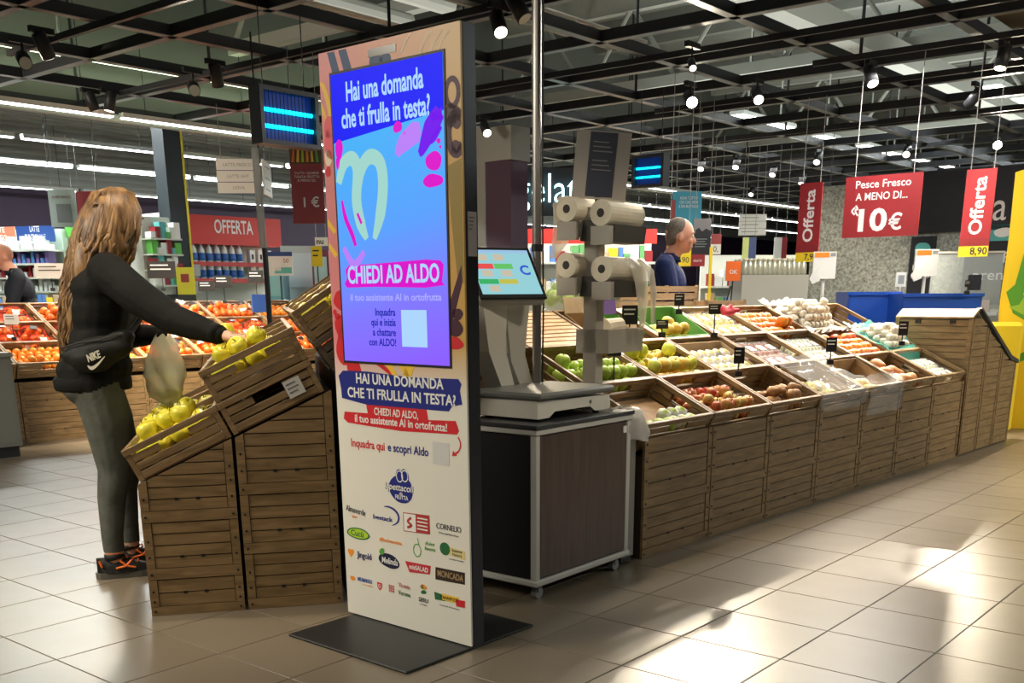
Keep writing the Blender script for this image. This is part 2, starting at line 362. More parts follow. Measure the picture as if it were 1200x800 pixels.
# square column with yellow edge
colm = mat('column_slate', (.014, .02, .026), .5); yel = mat('yellow_edge', (.75, .62, .03), .4)
cp = W(201, 230, 14.5); 
pc = struct(MB().box(-.13, .13, -.13, .13, 0, 4.3, Matrix.Translation((cp.x, cp.y, 0)) @ MRB).obj('column_1', colm))
ye = MB().box(.09, .14, .12, .15, 0, 4.3).obj('edge_guard', yel, pc); ye.location = (cp.x, cp.y, 0); ye.rotation_euler = (0, 0, TH-math.pi/2)

# ---- linear LED rows over the cold aisle (run along B)
led = mat('led_white', (1, 1, 1), .4, emit=(.92, 1, .97), es=7)
ledbody = mat('led_body', (.5, .52, .5), .5)
rows = ((-10.95, 3.1, 'first'), (-13.2, 3.1, 'second'), (-15.6, 3.1, 'third'), (-19.2, 3.12, 'fourth'))
for a, z, nm in rows:
    body = MB().box(-.045, .045, 0, 1.92, .012, .06).mesh('housing', ledbody); tube = MB().box(-.035, .035, .01, 1.91, 0, .012).mesh('diffuser', led)
    ORD = ('first', 'second', 'third', 'fourth', 'fifth', 'sixth', 'seventh', 'eighth', 'ninth', 'tenth', 'eleventh', 'twelfth', 'thirteenth', 'fourteenth', 'fifteenth', 'sixteenth')
    for k in range(16):
        t = thing('linear_light', '%s white LED strip from the left in the %s strip row from the black grid' % (ORD[k], nm), 'light', AB(a, 2.6+k*2.02, z), TH-math.pi/2, 'linear lights of the %s row' % nm)
        put('housing', body, t); put('diffuser', tube, t)
        for yy in (.3, 1.6): put('suspension_rod', MB().box(-.003, .003, yy-.003, yy+.003, .06, 4.22-z).mesh('suspension_rod', dark_metal), t)
# added LED batten above the grid, making the bright streak on the bulkhead
t = thing('added_batten', 'long LED batten washing the grey bulkhead above the grid at left', 'light', AB(-10.9, 1.5, 3.62), TH-math.pi/2)
MB().box(.04, .12, 0, 9.5, -.02, .04).obj('housing', ledbody, t); MB().box(-.02, .04, 0, 9.5, -.01, .03).obj('diffuser', mat('led_warm', (1, 1, 1), .4, emit=(.85, 1, .62), es=7), t)
for yy in (1, 4.5, 8): MB().box(-.01, .01, yy, yy+.02, .04, 1.66).obj('suspension_rod', ledbody, t)
# rectangular LED panels in a dashed row on the right (along B)
lp = mat('panel_led', (1, 1, 1), .4, emit=(1, .99, .95), es=7)
Q = W(1155, 105, 9.8); ta = Q.dot(EA); 
for px, py in ((876, 138), (914, 148), (968, 162), (1018, 173), (1047, 181), (1078, 188), (1107, 195)):
    P = GZ(px, py, 3.75); t = thing('panel_light', 'white LED panel light in the dashed row behind the bright spotlights', 'light', P, TH-math.pi/2, 'panel lights in the dashed row')
    MB().box(-.12, .12, -.34, .34, .008, .06).obj('housing', ledbody, t); MB().box(-.10, .10, -.32, .32, 0, .008).obj('diffuser', lp, t)
    MB().box(-.01, .01, -.01, .01, .06, 1.56).obj('suspension_rod', ledbody, t)
for (px, py), lab in (((1168, 105), 'LED panel light near right edge beside the brown ceiling panel'), ((1203, 119), 'LED panel light cut by the right edge of the picture')):
    P = GZ(px, py, 3.5); t = thing('panel_light', lab, 'light', P, TH-math.pi/2, 'panel lights at the right edge')
    MB().box(-.12, .12, -.3, .3, .008, .06).obj('housing', ledbody, t); MB().box(-.10, .10, -.28, .28, 0, .008).obj('diffuser', lp, t)
    MB().box(-.01, .01, -.01, .01, .06, 1.8).obj('suspension_rod', ledbody, t)

# ---- track spotlights
glow = mat('spot_lens_on', (1, 1, 1), .3, emit=(1, .9, .72), es=40); lens_dim = mat('spot_lens_dim', (1, 1, 1), .3, emit=(1, .9, .75), es=3); lens_off = mat('spot_lens_off', (.5, .5, .45), .2)
def spot(px, py, Y, aim, lab, lens=lens_dim, power=0, size=70, z=None, scale=1.0, blend=.5, col=(1, .86, .66), rad=.05):
    P = GZ(px, py, 2.93 if Y < 13 else 2.95)
    d = (Vector(aim)-P).normalized()
    t = thing('track_spotlight', lab, 'spotlight', P, 0, 'track spotlights on the ceiling grid')
    q = d.to_track_quat('Z', 'Y').to_matrix().to_4x4()
    MB().lathe([(.045*scale, -.17*scale), (.05*scale, -.165*scale), (.05*scale, .0)], 16, q).obj('can', dark_metal, t, True)
    MB().lathe([(.044*scale, -.004), (.044*scale, .002)], 16, q).obj('lens', lens, t)
    piv = d*(-.1*scale); top = Vector((piv.x, piv.y, max(.06, GZc-.06-P.z)))
    MB().tube(piv, top, .011*scale, n=8).obj('stem', dark_metal, t)
    MB().box(-.02, .02, -.09, .09, -.02, .02, Matrix.Translation(top) @ Matrix.Rotation(TH+math.pi/2-math.pi/2-math.pi/2, 4, 'Z')).obj('track_adapter', dark_metal, t)
    if power:
        l = bpy.data.lights.new('spot_beam', 'SPOT'); l.energy = power; l.color = col; l.spot_size = R(size); l.spot_blend = blend; l.shadow_soft_size = rad
        o = bpy.data.objects.new('spot_beam', l); COL.objects.link(o); o.parent = t; o.location = d*.02; o.rotation_euler = d.to_track_quat('-Z', 'Y').to_euler()
    return t
# left, aimed at the apple and orange crates
spot(30, 74, 7.6, (-1.4, 4.6, .9), 'black track spotlight at far left, outer one of its pair', lens_off, 90, 60)
spot(58, 68, 7.6, (-2.9, 9.6, .6), 'black track spotlight at far left, inner one of its pair', lens_dim, 420, 60)
spot(112, 130, 9.6, (-3.2, 10.8, .6), 'lower black spotlight by the white LED strips, left one', lens_off, 350, 70)
spot(128, 130, 9.6, (-4.2, 10.4, .7), 'lower black spotlight by the white LED strips, right one', lens_dim, 350, 70)
spot(228, 106, 8.6, (-1.0, 4.9, 1.0), 'black spotlight left of the blue insect lamp, outer one', lens_off, 130, 60)
spot(256, 101, 8.6, (-2.4, 10.6, .7), 'black spotlight left of the blue insect lamp, nearer the lamp', lens_off, 380, 70)
# right, lit ones
KEY = (1.9, 4.6, 0)
spot(587, 38, 6.2, (.5, 5.9, .8), 'lit spotlight right beside the top of the totem', lens_dim, 170, 70)
spot(615, 22, 6.7, (1.4, 6.5, .8), 'unlit black spotlight in front of the tall pole', lens_off, 150, 60)  # dark lens; the beam on the crates is added
spot(811, 120, 8.7, KEY, 'brightest spotlight glaring above the fruit island', glow, 330, 75, scale=1.1)
spot(812, 80, 8.2, (1.6, 6.6, .8), 'small lit spotlight just above the brightest one', lens_dim, 40, 70, scale=.6)
spot(889, 117, 9.4, (2.2, 7.3, .8), 'lit spotlight to the right of the brightest one', lens_dim, 260, 80)
spot(1023, 98, 9.4, (3.3, 8.1, .9), 'lit spotlight hanging under the wide grid beam', lens_dim, 190, 80)
spot(1172, 80, 9.0, (3.4, 8.5, .9), 'lit spotlight near the brown panel at upper right', lens_dim, 260, 80)
spot(1134, 124, 10.5, (3.4, 12.5, 1.0), 'tilted dark spotlight under the brown ceiling panel', lens_dim, 250, 80)
spot(1169, 170, 12.2, (3.6, 6.4, 0), 'bright spotlight glaring above the right hanging banner', glow, 400, 70, scale=1.1)
spot(571, 156, 11.0, (.6, 9.5, .8), 'small lit spotlight right of the totem edge', lens_dim, 60, 80)
spot(590, 180, 12.0, (.8, 11, .8), 'dark spotlight above the purple banner', lens_off)
for px, py, Y in ((957, 190, 17), (821, 198, 18), (1062, 181, 15), (776, 205, 18), (880, 228, 22), (939, 215, 21), (862, 196, 18), (905, 205, 19)):
    spot(px, py, Y, tuple(W(px-40, py, Y-4).xy)+(.5,), 'small distant lit spotlight far back under the grid', lens_dim, 0)
# added unseen spots brightening produce, signs and scale
def added_spot(P, aim, power, size, lab):
    px = Vector(P); global GZ; g = GZ; GZ = lambda *a: px.copy(); t = spot(0, 0, 1, aim, lab, lens_dim, power, size); GZ = g
added_spot((.75, 5.75, 2.95), (.75, 5.6, .8), 100, 62, 'track spotlight over the green apple crates, above the picture')
added_spot((1.75, 6.3, 2.95), (1.5, 6.5, .8), 90, 62, 'track spotlight over the russet pear crates, above the picture')
added_spot((-1.35, 4.3, 2.95), (-1.25, 4.6, .9), 100, 60, 'track spotlight over the yellow apple crates, above the picture')
added_spot((-6.0, 7.5, 2.95), (-3.0, 11.5, 1.7), 330, 60, 'track spotlight left of the picture aimed at the orange island')
added_spot((1.9, 3.4, 2.95), (.15, 4.7, 1.15), 55, 36, 'track spotlight above the photographer aimed at the weighing scale')
added_spot((5.6, 6.0, 2.95), (3.9, 9.6, 1.2), 130, 75, 'track spotlight right of the picture aimed at the fish sign')
# added fill panels brightening the distant shop floor
for px, Y in ((700, 17), (900, 17)):
    P = W(px, 300, Y); area('fill_light', (P.x, P.y, 3.05), 3, 3, 160, (1, .95, .88))
# =================================================================== CRATES AND PRODUCE ISLANDS
crate_m = wood('crate_wood_look', (.15, .088, .034), (.30, .19, .082), .5, 3, (2, 2, 14))
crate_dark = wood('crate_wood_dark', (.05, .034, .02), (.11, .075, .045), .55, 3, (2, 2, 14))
base_m = wood('base_wood_look', (.16, .096, .038), (.29, .185, .080), .5, 2.2, (2.2, 2.2, 16))
core_m = mat('crate_core', (.035, .024, .014), .8)
bolt_m = mat('bolt_black', (.01, .01, .01), .5)
CL, CD, CH = .60, .40, .15          # crate length, depth, height
_cm = {}
def crate_meshes(L, D, H, m):
    key = (L, D, H, m.name)
    if key in _cm: return _cm[key]
    out = []
    g = .006; t = .011
    out.append(('base_panel', MB().box(.01, L-.01, .01, D-.01, 0, .012).mesh('base_panel', m)))
    for x in (0, L-.022):
        for y in (0, D-.022): out.append(('corner_post', MB().box(x, x+.022, y, y+.022, 0, H, bev=.002).mesh('corner_post', m)))
    sl = (H-.03)/3.0
    for y0, y1, nm in ((0, t, 'long'), (D-t, D, 'long')):
        out.append(('top_rail', MB().box(-.003, L+.003, y0-.004, y1+.004, H-.024, H+.002, bev=.002).mesh('top_rail', m)))
        for k in range(3):
            z0 = .006+k*sl; z1 = z0+sl-g
            if k == 2:
                for xa, xb in ((.022, L*.36), (L*.64, L-.022)): out.append(('slat', MB().box(xa, xb, y0, y1, z0, z1, bev=.0015).mesh('slat', m)))
            else: out.append(('slat', MB().box(.022, L-.022, y0, y1, z0, z1, bev=.0015).mesh('slat', m)))
    for x0, x1 in ((0, t), (L-t, L)):
        out.append(('top_rail', MB().box(x0-.004, x1+.004, 0, D, H-.024, H+.002, bev=.002).mesh('top_rail', m)))
        for k in range(3):
            z0 = .006+k*sl; z1 = z0+sl-g
            if k == 2:
                for ya, yb in ((.022, D*.34), (D*.66, D-.022)): out.append(('slat', MB().box(x0, x1, ya, yb, z0, z1, bev=.0015).mesh('slat', m)))
            else: out.append(('slat', MB().box(x0, x1, .022, D-.022, z0, z1, bev=.0015).mesh('slat', m)))
    _cm[key] = out; return out
def crate(loc, yaw, tilt, label, group, m=crate_m, L=CL, D=CD, H=CH, order='x'):
    """origin: front-left-bottom corner; local x along the front, y towards the back, tilted about x"""
    o = thing('produce_crate', label, 'crate', loc, yaw, group, rx=tilt)
    for nm, me in crate_meshes(L, D, H, m): put(nm, me, o)
    return o
def base_crate(loc, yaw, w, h, d, label, group, m=base_m, planks=4, top=None, faces='f', core_top=None):
    """closed wood-look base crate: core, corner stiles, plank rows, rail with bolts; top = (z_left, z_right) slanted top edge"""
    o = thing('base_crate', label, 'crate', loc, yaw, group)
    zl, zr = top or (h, h); e = .008
    def zt(x): return zl+(zr-zl)*x/w
    def cutpoly(x0, x1, z0, z1):
        pts = [(x0, z0), (x1, z0), (x1, z1), (x0, z1)]; out = []
        for i in range(4):
            p, q = pts[i], pts[(i+1) % 4]; fp, fq = p[1]-zt(p[0]), q[1]-zt(q[0])
            if fp <= 0: out.append(p)
            if fp*fq < 0: k = fp/(fp-fq); out.append((p[0]+(q[0]-p[0])*k, p[1]+(q[1]-p[1])*k))
        return out if len(out) > 2 else None
    MB().prism([(.004, .0), (w-.004, .0), (w-.004, core_top or zr-.002), (.004, core_top or zl-.002)], e, d, 'y').obj('core', core_m, o)
    hh = max(zl, zr); rail = min(.045, h*.25); st = .034
    ph = (h-rail)/planks
    for k in range(max(planks, int(math.ceil((hh-rail)/ph)))):
        z0 = rail+k*ph+.003; p = cutpoly(st+.003, w-st-.003, z0, z0+ph-.005)
        if p: MB().prism(p, 0.002, e+.004, 'y').obj('plank', m, o)
    for x0, x1 in ((.001, st), (w-st, w-.001)):
        p = cutpoly(x0, x1, rail+.002, hh)
        if p: MB().prism(p, -.002, e+.004, 'y').obj('corner_stile', m, o)
    p = cutpoly(.001, w-.001, .001, rail)
    if p: MB().prism(p, -.002, e+.004, 'y').obj('rail', m, o)
    b = MB()
    for x in (.017, w-.017):
        for z in (rail*.5, h*.4, h*.68, h*.92):
            if z < zt(x)-.02: b.tube((x, -.006, z), (x, 0, z), .005, n=6)
    for x in (w*.38, w*.6):
        if hh > rail+ph*1.2: b.box(x-.008, x+.008, -.0005, .006, rail+ph*1.0-.006, rail+ph*1.0+.005)
    ob = b.obj('bolt_heads', bolt_m, o); ob['kind'] = 'stuff'
    return o

# ---------------------------------------------------------------- fruit
def prof_apple(r): return [(r*a, r*b) for a, b in ((.02, -.72), (.25, -.84), (.55, -.78), (.82, -.5), (.98, -.05), (.98, .25), (.82, .58), (.55, .78), (.3, .82), (.14, .74), (.02, .62))]
def prof_pear(r): return [(r*a, r*b) for a, b in ((.02, -.95), (.4, -1.0), (.8, -.75), (1.0, -.25), (.92, .25), (.65, .75), (.48, 1.15), (.36, 1.45), (.18, 1.6), (.02, 1.58))]
def prof_ball(r): return [(max(.001, r*math.sin(math.pi*i/9)), -r*.96*math.cos(math.pi*i/9)) for i in range(10)]
def prof_oval(r): return [(max(.001, r*math.sin(math.pi*i/9)), -r*1.3*math.cos(math.pi*i/9)) for i in range(10)]
yellow_apple = mix2('yellow_apple', (.62, .58, .03), (.80, .66, .05), 12, .35, .65, .32)
green_apple = mix2('green_apple', (.36, .56, .06), (.50, .66, .12), 10, .35, .65, .3)
red_apple = mix2('red_apple', (.40, .035, .02), (.50, .36, .08), 14, .52, .80, .35, perobj=.28)
yg_apple = mix2('yellow_green_apple', (.52, .60, .08), (.74, .48, .09), 9, .55, .8, .32, perobj=.3)
russet = mix2('russet_pear', (.22, .105, .04), (.36, .19, .07), 18, .35, .65, .6)
orange_m = mix2('orange_skin', (.85, .24, .015), (.92, .33, .03), 20, .4, .6, .4)
redor_m = mix2('red_orange_skin', (.80, .11, .015), (.86, .22, .02), 20, .4, .6, .4)
lemon_m = mix2('lemon_skin', (.78, .58, .04), (.86, .66, .07), 14, .4, .6, .4)
mango_m = mix2('mango_skin', (.55, .05, .02), (.80, .33, .03), 7, .45, .7, .35, perobj=.3)
squash_m = mix2('squash_skin', (.62, .22, .06), (.72, .34, .12), 8, .4, .65, .45)
pear_m = mix2('pear_skin', (.62, .58, .16), (.74, .66, .25), 16, .35, .65, .45)
mush_m = mat('mushroom_white', (.78, .72, .60), .6, var=.1, vs=30)
stem_m = mat('stem_brown', (.10, .06, .03), .7)
stem_me = MB().path([(0, 0, 0), (.002, 0, .012), (.006, 0, .022)], .0018, 5).mesh('stem', stem_m)
_fm = {}
def fruit_mesh(kind, prof, r, m, n=14):
    key = (kind, r, m.name)
    if key not in _fm: _fm[key] = MB().lathe(prof(r), n).mesh(kind, m, True)
    return _fm[key]
STUFF = {}
FR = {  # kind: profile, radius, material, label, category, stem height
 'apple_yellow': (prof_apple, .041, yellow_apple, 'apple'), 'apple_green': (prof_apple, .039, green_apple, 'apple'), 'apple_red': (prof_apple, .033, red_apple, 'apple'),
 'apple_mixed': (prof_apple, .043, yg_apple, 'apple'), 'russet_pear': (prof_pear, .033, russet, 'pear'), 'orange': (prof_ball, .037, orange_m, 'orange'), 'blood_orange': (prof_ball, .038, redor_m, 'orange'),
 'lemon': (prof_oval, .030, lemon_m, 'lemon'), 'mango': (prof_oval, .042, mango_m, 'mango'), 'squash': (prof_pear, .05, squash_m, 'squash'), 'pear': (prof_pear, .031, pear_m, 'pear'), 'mushroom': (prof_apple, .030, mush_m, 'mushroom')}
def fill(M, x0, x1, y0, y1, z0, kind, n, label, group, layers=2, jit=.006, seed=1, stem=False, order='front', rot=True, sq=1.0, stuff=None):
    """pile fruit on the floor of a crate whose world matrix is M; order decides which floor places are used first"""
    prof, r, m, cat = FR[kind]; rr = random.Random(seed); me = fruit_mesh(kind, prof, r, m)
    p = 2*r*1.03*sq; slots = []
    for L in range(layers):
        off = L*r; rowi = 0
        y = y0+r+off
        while y < y1-r-off+1e-6:
            x = x0+r+off+(rowi % 2)*r*.5
            while x < x1-r-off+1e-6: slots.append((L, x, y)); x += p
            y += p*.92; rowi += 1
    if order == 'front': slots.sort(key=lambda s: (s[0], s[2]+rr.uniform(-.03, .03)*(1 if s[0] == 0 else 5)))
    elif order == 'back': slots.sort(key=lambda s: (s[0], -s[2]+rr.uniform(-.03, .03)))
    elif order == 'mid': slots.sort(key=lambda s: (s[0]+2.5*math.hypot((s[1]-(x0+x1)/2)/(x1-x0), (s[2]-(y0+y1)/2)/(y1-y0))+rr.uniform(-.2, .2)))
    out = []
    for L, x, y in slots[:n]:
        pos = M @ Vector((x+rr.uniform(-jit, jit), y+rr.uniform(-jit, jit), z0+r*.86+L*r*1.55))
        e = (rr.uniform(-.7, .7), rr.uniform(-.7, .7), rr.uniform(0, 6.28)) if rot else (0, 0, 0)
        if prof in (prof_pear, prof_oval): e = (rr.uniform(1.2, 1.7), rr.uniform(-.2, .2), rr.uniform(0, 6.28))
        s = rr.uniform(.93, 1.05)
        if stuff is not None:
            stuff.append((me, Matrix.Translation(pos) @ Euler(e).to_matrix().to_4x4())); continue
        o = put(cat, me, None, pos, e); o.scale = (s, s, s); tag(o, label, cat, group)
        if stem: so = put('stem', stem_me, o, (0, 0, r*.66))
        out.append(o)
    return out
def M_of(o): return Matrix.Translation(o.location) @ Euler(o.rotation_euler).to_matrix().to_4x4()

film = mat('clear_film', (.9, .92, .92), .12, trans=.0, alpha=.22, spec=.9)
film_w = mat('white_film', (.86, .86, .82), .25, alpha=.5); film_t = mat('teal_film', (.10, .45, .38), .25, alpha=.75)
card = mat('cardboard', (.34, .22, .12), .8, var=.12); card_in = mat('cardboard_light', (.52, .38, .24), .8, var=.1)
def film_sheet(M, x0, x1, y0, y1, z, lab, cat='plastic film', m=film, amp=.02, seed=3, nx=16, ny=12, drop=None, group=None, name='plastic_film'):
    """crumpled sheet in crate coordinates; drop: overhang beyond the front (y<0)"""
    rr = random.Random(seed); vs = []; fs = []
    for j in range(ny+1):
        for i in range(nx+1):
            u, v = i/nx, j/ny; x = x0+(x1-x0)*u; y = y0+(y1-y0)*v; h = z+amp*(rr.uniform(-1, 1)*.6+math.sin(9*u+seed)*math.sin(7*v)*.6)
            edge = min(u, 1-u, v, 1-v); h += .03*max(0, 1-edge*6)
            if drop and y < 0: h = z+.03-(-y)*drop*2.6; y = -.006-(-y)*.35+rr.uniform(-.008, .008)
            vs.append(M @ Vector((x, y, h)))
    for j in range(ny):
        for i in range(nx): a = j*(nx+1)+i; fs.append((a, a+1, a+nx+2, a+nx+1))
    o = MB().add(vs, fs).obj(name, m, None, True); return tag(o, lab, cat, group)
def packs(M, x0, x1, y0, y1, z, nx, ny, kind, lab, group, cm, seed=1, lblm=None):
    """rows of film-wrapped trays, each a thing: tray, contents, film lid, label"""
    rr = random.Random(seed); w = (x1-x0)/nx; d = (y1-y0)/ny
    tray = mat('pack_tray', (.62, .60, .52), .5); lw = lblm or mat('pack_label', (.85, .85, .80), .4)
    for i in range(nx):
        for j in range(ny):
            X = x0+i*w+.004; Y = y0+j*d+.004; W_ = w-.008; D_ = d-.008
            o = thing('produce_pack', lab, 'pack', (0, 0, 0), 0, group); o.matrix_world = M @ Matrix.Translation((X, Y, z)) @ Matrix.Rotation(rr.uniform(-.02, .02), 4, 'Z')
            MB().box(0, W_, 0, D_, 0, .018, bev=.004).obj('tray', tray, o)
            c = MB(); k = max(2, int(W_/.045)); l = max(2, int(D_/.045))
            for a in range(k):
                for b in range(l): c.sphere((W_*(a+.5)/k, D_*(b+.5)/l, .026), .021, 8, 6)
            c.obj('contents', cm, o, True)
            MB().box(.002, W_-.002, .002, D_-.002, .018, .05, bev=.008).obj('film_wrap', film, o)
            MB().box(W_*.2, W_*.75, D_*.25, D_*.6, .0503, .0513).obj('paper_label', lw, o)
# =================================================================== RIGHT FRUIT ISLAND
RD = R(48.0); dR = Vector((math.cos(RD), math.sin(RD), 0)); nR = Vector((-math.sin(RD), math.cos(RD), 0))
PR = GZ(822, 633); PR.z = 0
TIL = R(25); CW = .615; S0 = .07
def RC(j, i, front=.66):
    """location of the crate origin (front-left-bottom) in column j, row i"""
    s = S0+CW*j+.008; n = .365*i; top = front+.168*i
    p = PR+dR*s+nR*(n+CH*math.sin(TIL)); p.z = top-CH*math.cos(TIL); return p
colname = {-2: 'behind the weighing scale', -1: 'in the first column from the bag dispenser', 0: 'in the second column', 1: 'in the third column', 2: 'in the fourth column', 3: 'in the fifth column', 4: 'in the sixth column', 5: 'in the last column'}
rowname = {0: 'front row', 1: 'middle row', 2: 'upper row'}
what = {(-1, 0): 'nearly empty', (0, 0): 'red apple', (1, 0): 'russet pear', (2, 0): 'film-lined', (3, 0): 'carton-holding', (4, 0): 'orange squash', (5, 0): 'leek pack',
        (-1, 1): 'green apple', (0, 1): 'yellow-green apple', (1, 1): 'netted pear', (2, 1): 'onion pack', (3, 1): 'asparagus pack', (4, 1): 'mango', (5, 1): 'mushroom',
        (-1, 2): 'upturned', (0, 2): 'mixed carton', (1, 2): 'yellow apple', (2, 2): 'lemon pack', (3, 2): 'red and orange mango', (4, 2): 'white mushroom', (5, 2): 'spare', (-2, 2): 'carton'}
RCR = {}
for (j, i), w_ in what.items():
    if (j, i) == (-1, 2): continue
    RCR[j, i] = crate(RC(j, i), RD, TIL, '%s crate %s, %s of right island' % (w_, colname[j], rowname[i]), 'tilted crates of the right island', L=CW-.016)
# stepped riser carrying the rows
TT = math.tan(TIL)
rz = thing('display_riser', 'dark stepped riser hidden under the tilted crates of right island', 'riser', PR, RD)
y0 = .075; zt0 = .66-CH*math.cos(TIL)+(y0-CH*math.sin(TIL))*TT-.004
MB().prism([(y0+.3, 0), (1.16, 0), (1.16, zt0+(1.16-y0)*TT), (y0+.3, zt0+.3*TT)], S0-CW*1+.01, S0+CW*6-.01, 'x').obj('riser_body', crate_dark, rz)
MB().prism([(.77, 0), (1.16, 0), (1.16, zt0+(1.16-y0)*TT-.01), (.77, zt0+(.77-y0)*TT-.01)], S0-CW*2, S0-CW*1, 'x').obj('riser_end', crate_dark, rz)
# vertical plank front boards, two base crates high under each column
for j in range(-1, 6):
    s = S0+CW*j+.004; p = PR+dR*s+nR*.006
    for z0, h, nm in ((0, .25, 'bottom'), (.252, .338, 'upper')):
        base_crate((p.x, p.y, z0), RD, CW-.008, h, .30, 'base crate %s, %s one of its pair' % (colname[j], nm), 'base crates of the right island', core_top=None if z0 == 0 else .25)
# contents ------------------------------------------------
gi = 'fruit on the right island'
def F(j, i, kind, n, lab, **k):
    M = M_of(RCR[j, i]); L = CW-.016; zz = k.pop('z', .05)
    return fill(M, k.pop('x0', .02), k.pop('x1', L-.02), k.pop('y0', .02), k.pop('y1', CD-.02), zz, kind, n, lab, lab+' pile', **k)
F(-1, 0, 'apple_green', 7, 'green apple in a white net sleeve, nearly empty front crate', layers=1, x1=.34, y1=.17, seed=4)
F(0, 0, 'apple_red', 50, 'small red and green apple in the front row crate', layers=2, seed=5, stem=True, y0=.02, y1=.34)
F(1, 0, 'russet_pear', 26, 'brown russet pear in the front row crate', layers=2, seed=6, y1=.27, x0=.09)
F(-1, 1, 'apple_green', 36, 'shiny green apple behind the bag roll stand', layers=3, seed=7, stem=True)
F(0, 1, 'apple_mixed', 32, 'large yellow-green apple beside the green apples', layers=3, seed=8, stem=True)
F(4, 1, 'mango', 22, 'red and orange mango beside the teal film', layers=2, seed=9, sq=.95, z=.08)
F(3, 2, 'mango', 26, 'red and orange mango in the upper row', layers=3, seed=10, sq=.95, z=.07)
F(4, 0, 'squash', 6, 'small orange squash in the front row', layers=1, seed=11, x1=.36, sq=1.15, z=.07)
F(1, 2, 'apple_mixed', 16, 'yellow apple in the green carton', layers=2, seed=12, x0=.08, x1=.46, y1=.3)
F(5, 1, 'mushroom', 55, 'white mushroom wrapped in teal film', layers=3, seed=13, z=.13, x0=.10, x1=.50, y0=.05, y1=.36)
F(4, 2, 'mushroom', 70, 'white mushroom wrapped in white film', layers=4, seed=14, z=.12, x0=.08, x1=.52, y0=.04, y1=.37)
F(0, 2, 'pear', 7, 'yellow pear in the folded brown carton', layers=1, seed=15, x0=.1, x1=.36, y0=.16, y1=.36)
# nets/sleeves, cartons and film
onion = mat('onion_red', (.42, .14, .10), .4, var=.3, vs=20); aspar = mat('asparagus', (.70, .70, .50), .5, var=.2, vs=30); lemc = mat('lemon_contents', (.80, .62, .12), .4)
packs(M_of(RCR[2, 1]), .03, .56, .03, .37, .06, 4, 2, 'onions', 'film-wrapped tray of red onions', 'onion packs', onion, 3)
packs(M_of(RCR[3, 1]), .03, .56, .03, .37, .06, 5, 2, 'asparagus', 'film-wrapped tray of white asparagus', 'asparagus packs', aspar, 4)
packs(M_of(RCR[2, 2]), .03, .56, .03, .37, .08, 4, 2, 'lemons', 'film-wrapped tray of yellow fruit', 'yellow fruit packs', lemc, 5)
packs(M_of(RCR[5, 0]), .20, .56, .03, .33, .06, 3, 2, 'leeks', 'film-wrapped tray of pale leeks by the closed end unit', 'leek packs', aspar, 6)
def carton(M, x0, x1, y0, y1, h, lab, m=card, mi=card_in, flap=True, z=.014, name='carton'):
    o = thing(name, lab, 'carton', (0, 0, 0)); o.matrix_world = M @ Matrix.Translation((x0, y0, z)); w = x1-x0; d = y1-y0; t = .005
    MB().box(0, w, 0, d, 0, t).obj('bottom_panel', mi, o)
    MB().box(0, w, 0, t, t, h*.8).obj('front_panel', m, o); MB().box(0, w, d-t, d, t, h).obj('back_panel', m, o)
    for xx, nm in ((0, 'side_panel'), (w-t, 'side_panel')): MB().prism([(t, t), (d-t, t), (d-t, h), (t, h*.8)], xx, xx+t, 'x').obj(nm, m, o)
    if flap:
        MB().box(0, w, -.0, .004, h*.8, h*.8+.0).v
        MB().prism([(0, h*.8), (-.06, h*.8-.05), (-.058, h*.8-.055), (.004, h*.8-.006)], .005, w-.005, 'x').obj('front_flap', mi, o)
        MB().prism([(d, h), (d+.05, h+.07), (d+.046, h+.073), (d-.005, h)], .005, w-.005, 'x').obj('back_flap', mi, o)
    return o
M = M_of(RCR[2, 0]); carton(M, .03, .57, .03, .37, .12, 'brown carton under the clear film, front row', flap=False)
fill(M, .06, .54, .05, .34, .02, 'pear', 22, 'pale yellow pear under the clear film', 'pears under film', layers=2, seed=21, order='mid')
film_sheet(M, -.03, .63, -.1, .42, .155, 'crumpled clear film draped over the pale pears', drop=.5, seed=5)
M = M_of(RCR[3, 0]); carton(M, .03, .57, .03, .37, .13, 'brown carton with clear film hanging out over the front boards', flap=False)
fill(M, .16, .5, .05, .3, .02, 'apple_mixed', 6, 'pale green fruit in the film-hung carton', 'pale green fruit', layers=1, seed=22)
film_sheet(M, .06, .60, -.19, .10, .15, 'clear film hanging over the front of the last carton', drop=.40, seed=9)
M = M_of(RCR[5, 1]); film_sheet(M, -.04, .64, -.10, .43, .135, 'teal plastic film around the white mushrooms', m=film_t, drop=.5, seed=2, amp=.025)
M = M_of(RCR[4, 2]); film_sheet(M, -.04, .64, -.05, .46, .13, 'translucent white film around the white mushrooms', m=film_w, seed=8, amp=.035)
slot_i = wood('insert_tan', (.36, .21, .10), (.50, .31, .16), .55, 3, (4, 4, 4)); wnet = mat('white_net', (.85, .84, .80), .6, alpha=.75)
M = M_of(RCR[1, 1]); carton(M, .03, .57, .03, .36, .12, 'brown carton of netted pears with low sides', m=card_in, flap=False)
def sleeved(M, pts, lab, group, r=.036, fm=pear_m):
    for k, (x, y, z) in enumerate(pts):
        o = thing('sleeved_fruit', lab, 'fruit', (0, 0, 0), 0, group); o.matrix_world = M @ Matrix.Translation((x, y, z)) @ Matrix.Rotation(k*1.3, 4, 'Z')
        MB().sphere((0, 0, 0), r, 12, 8).obj('fruit_body', fm, o, True)
        MB().lathe([(r*.9, -r*.75), (r*1.14, -r*.3), (r*1.16, r*.2), (r*.95, r*.75)], 12).obj('foam_net', wnet, o, True)
sleeved(M, [(.09+.085*i+(j % 2)*.03, .10+.085*j, .085) for i in range(6) for j in range(3)], 'pear in a white foam net in the brown carton', 'netted pears')
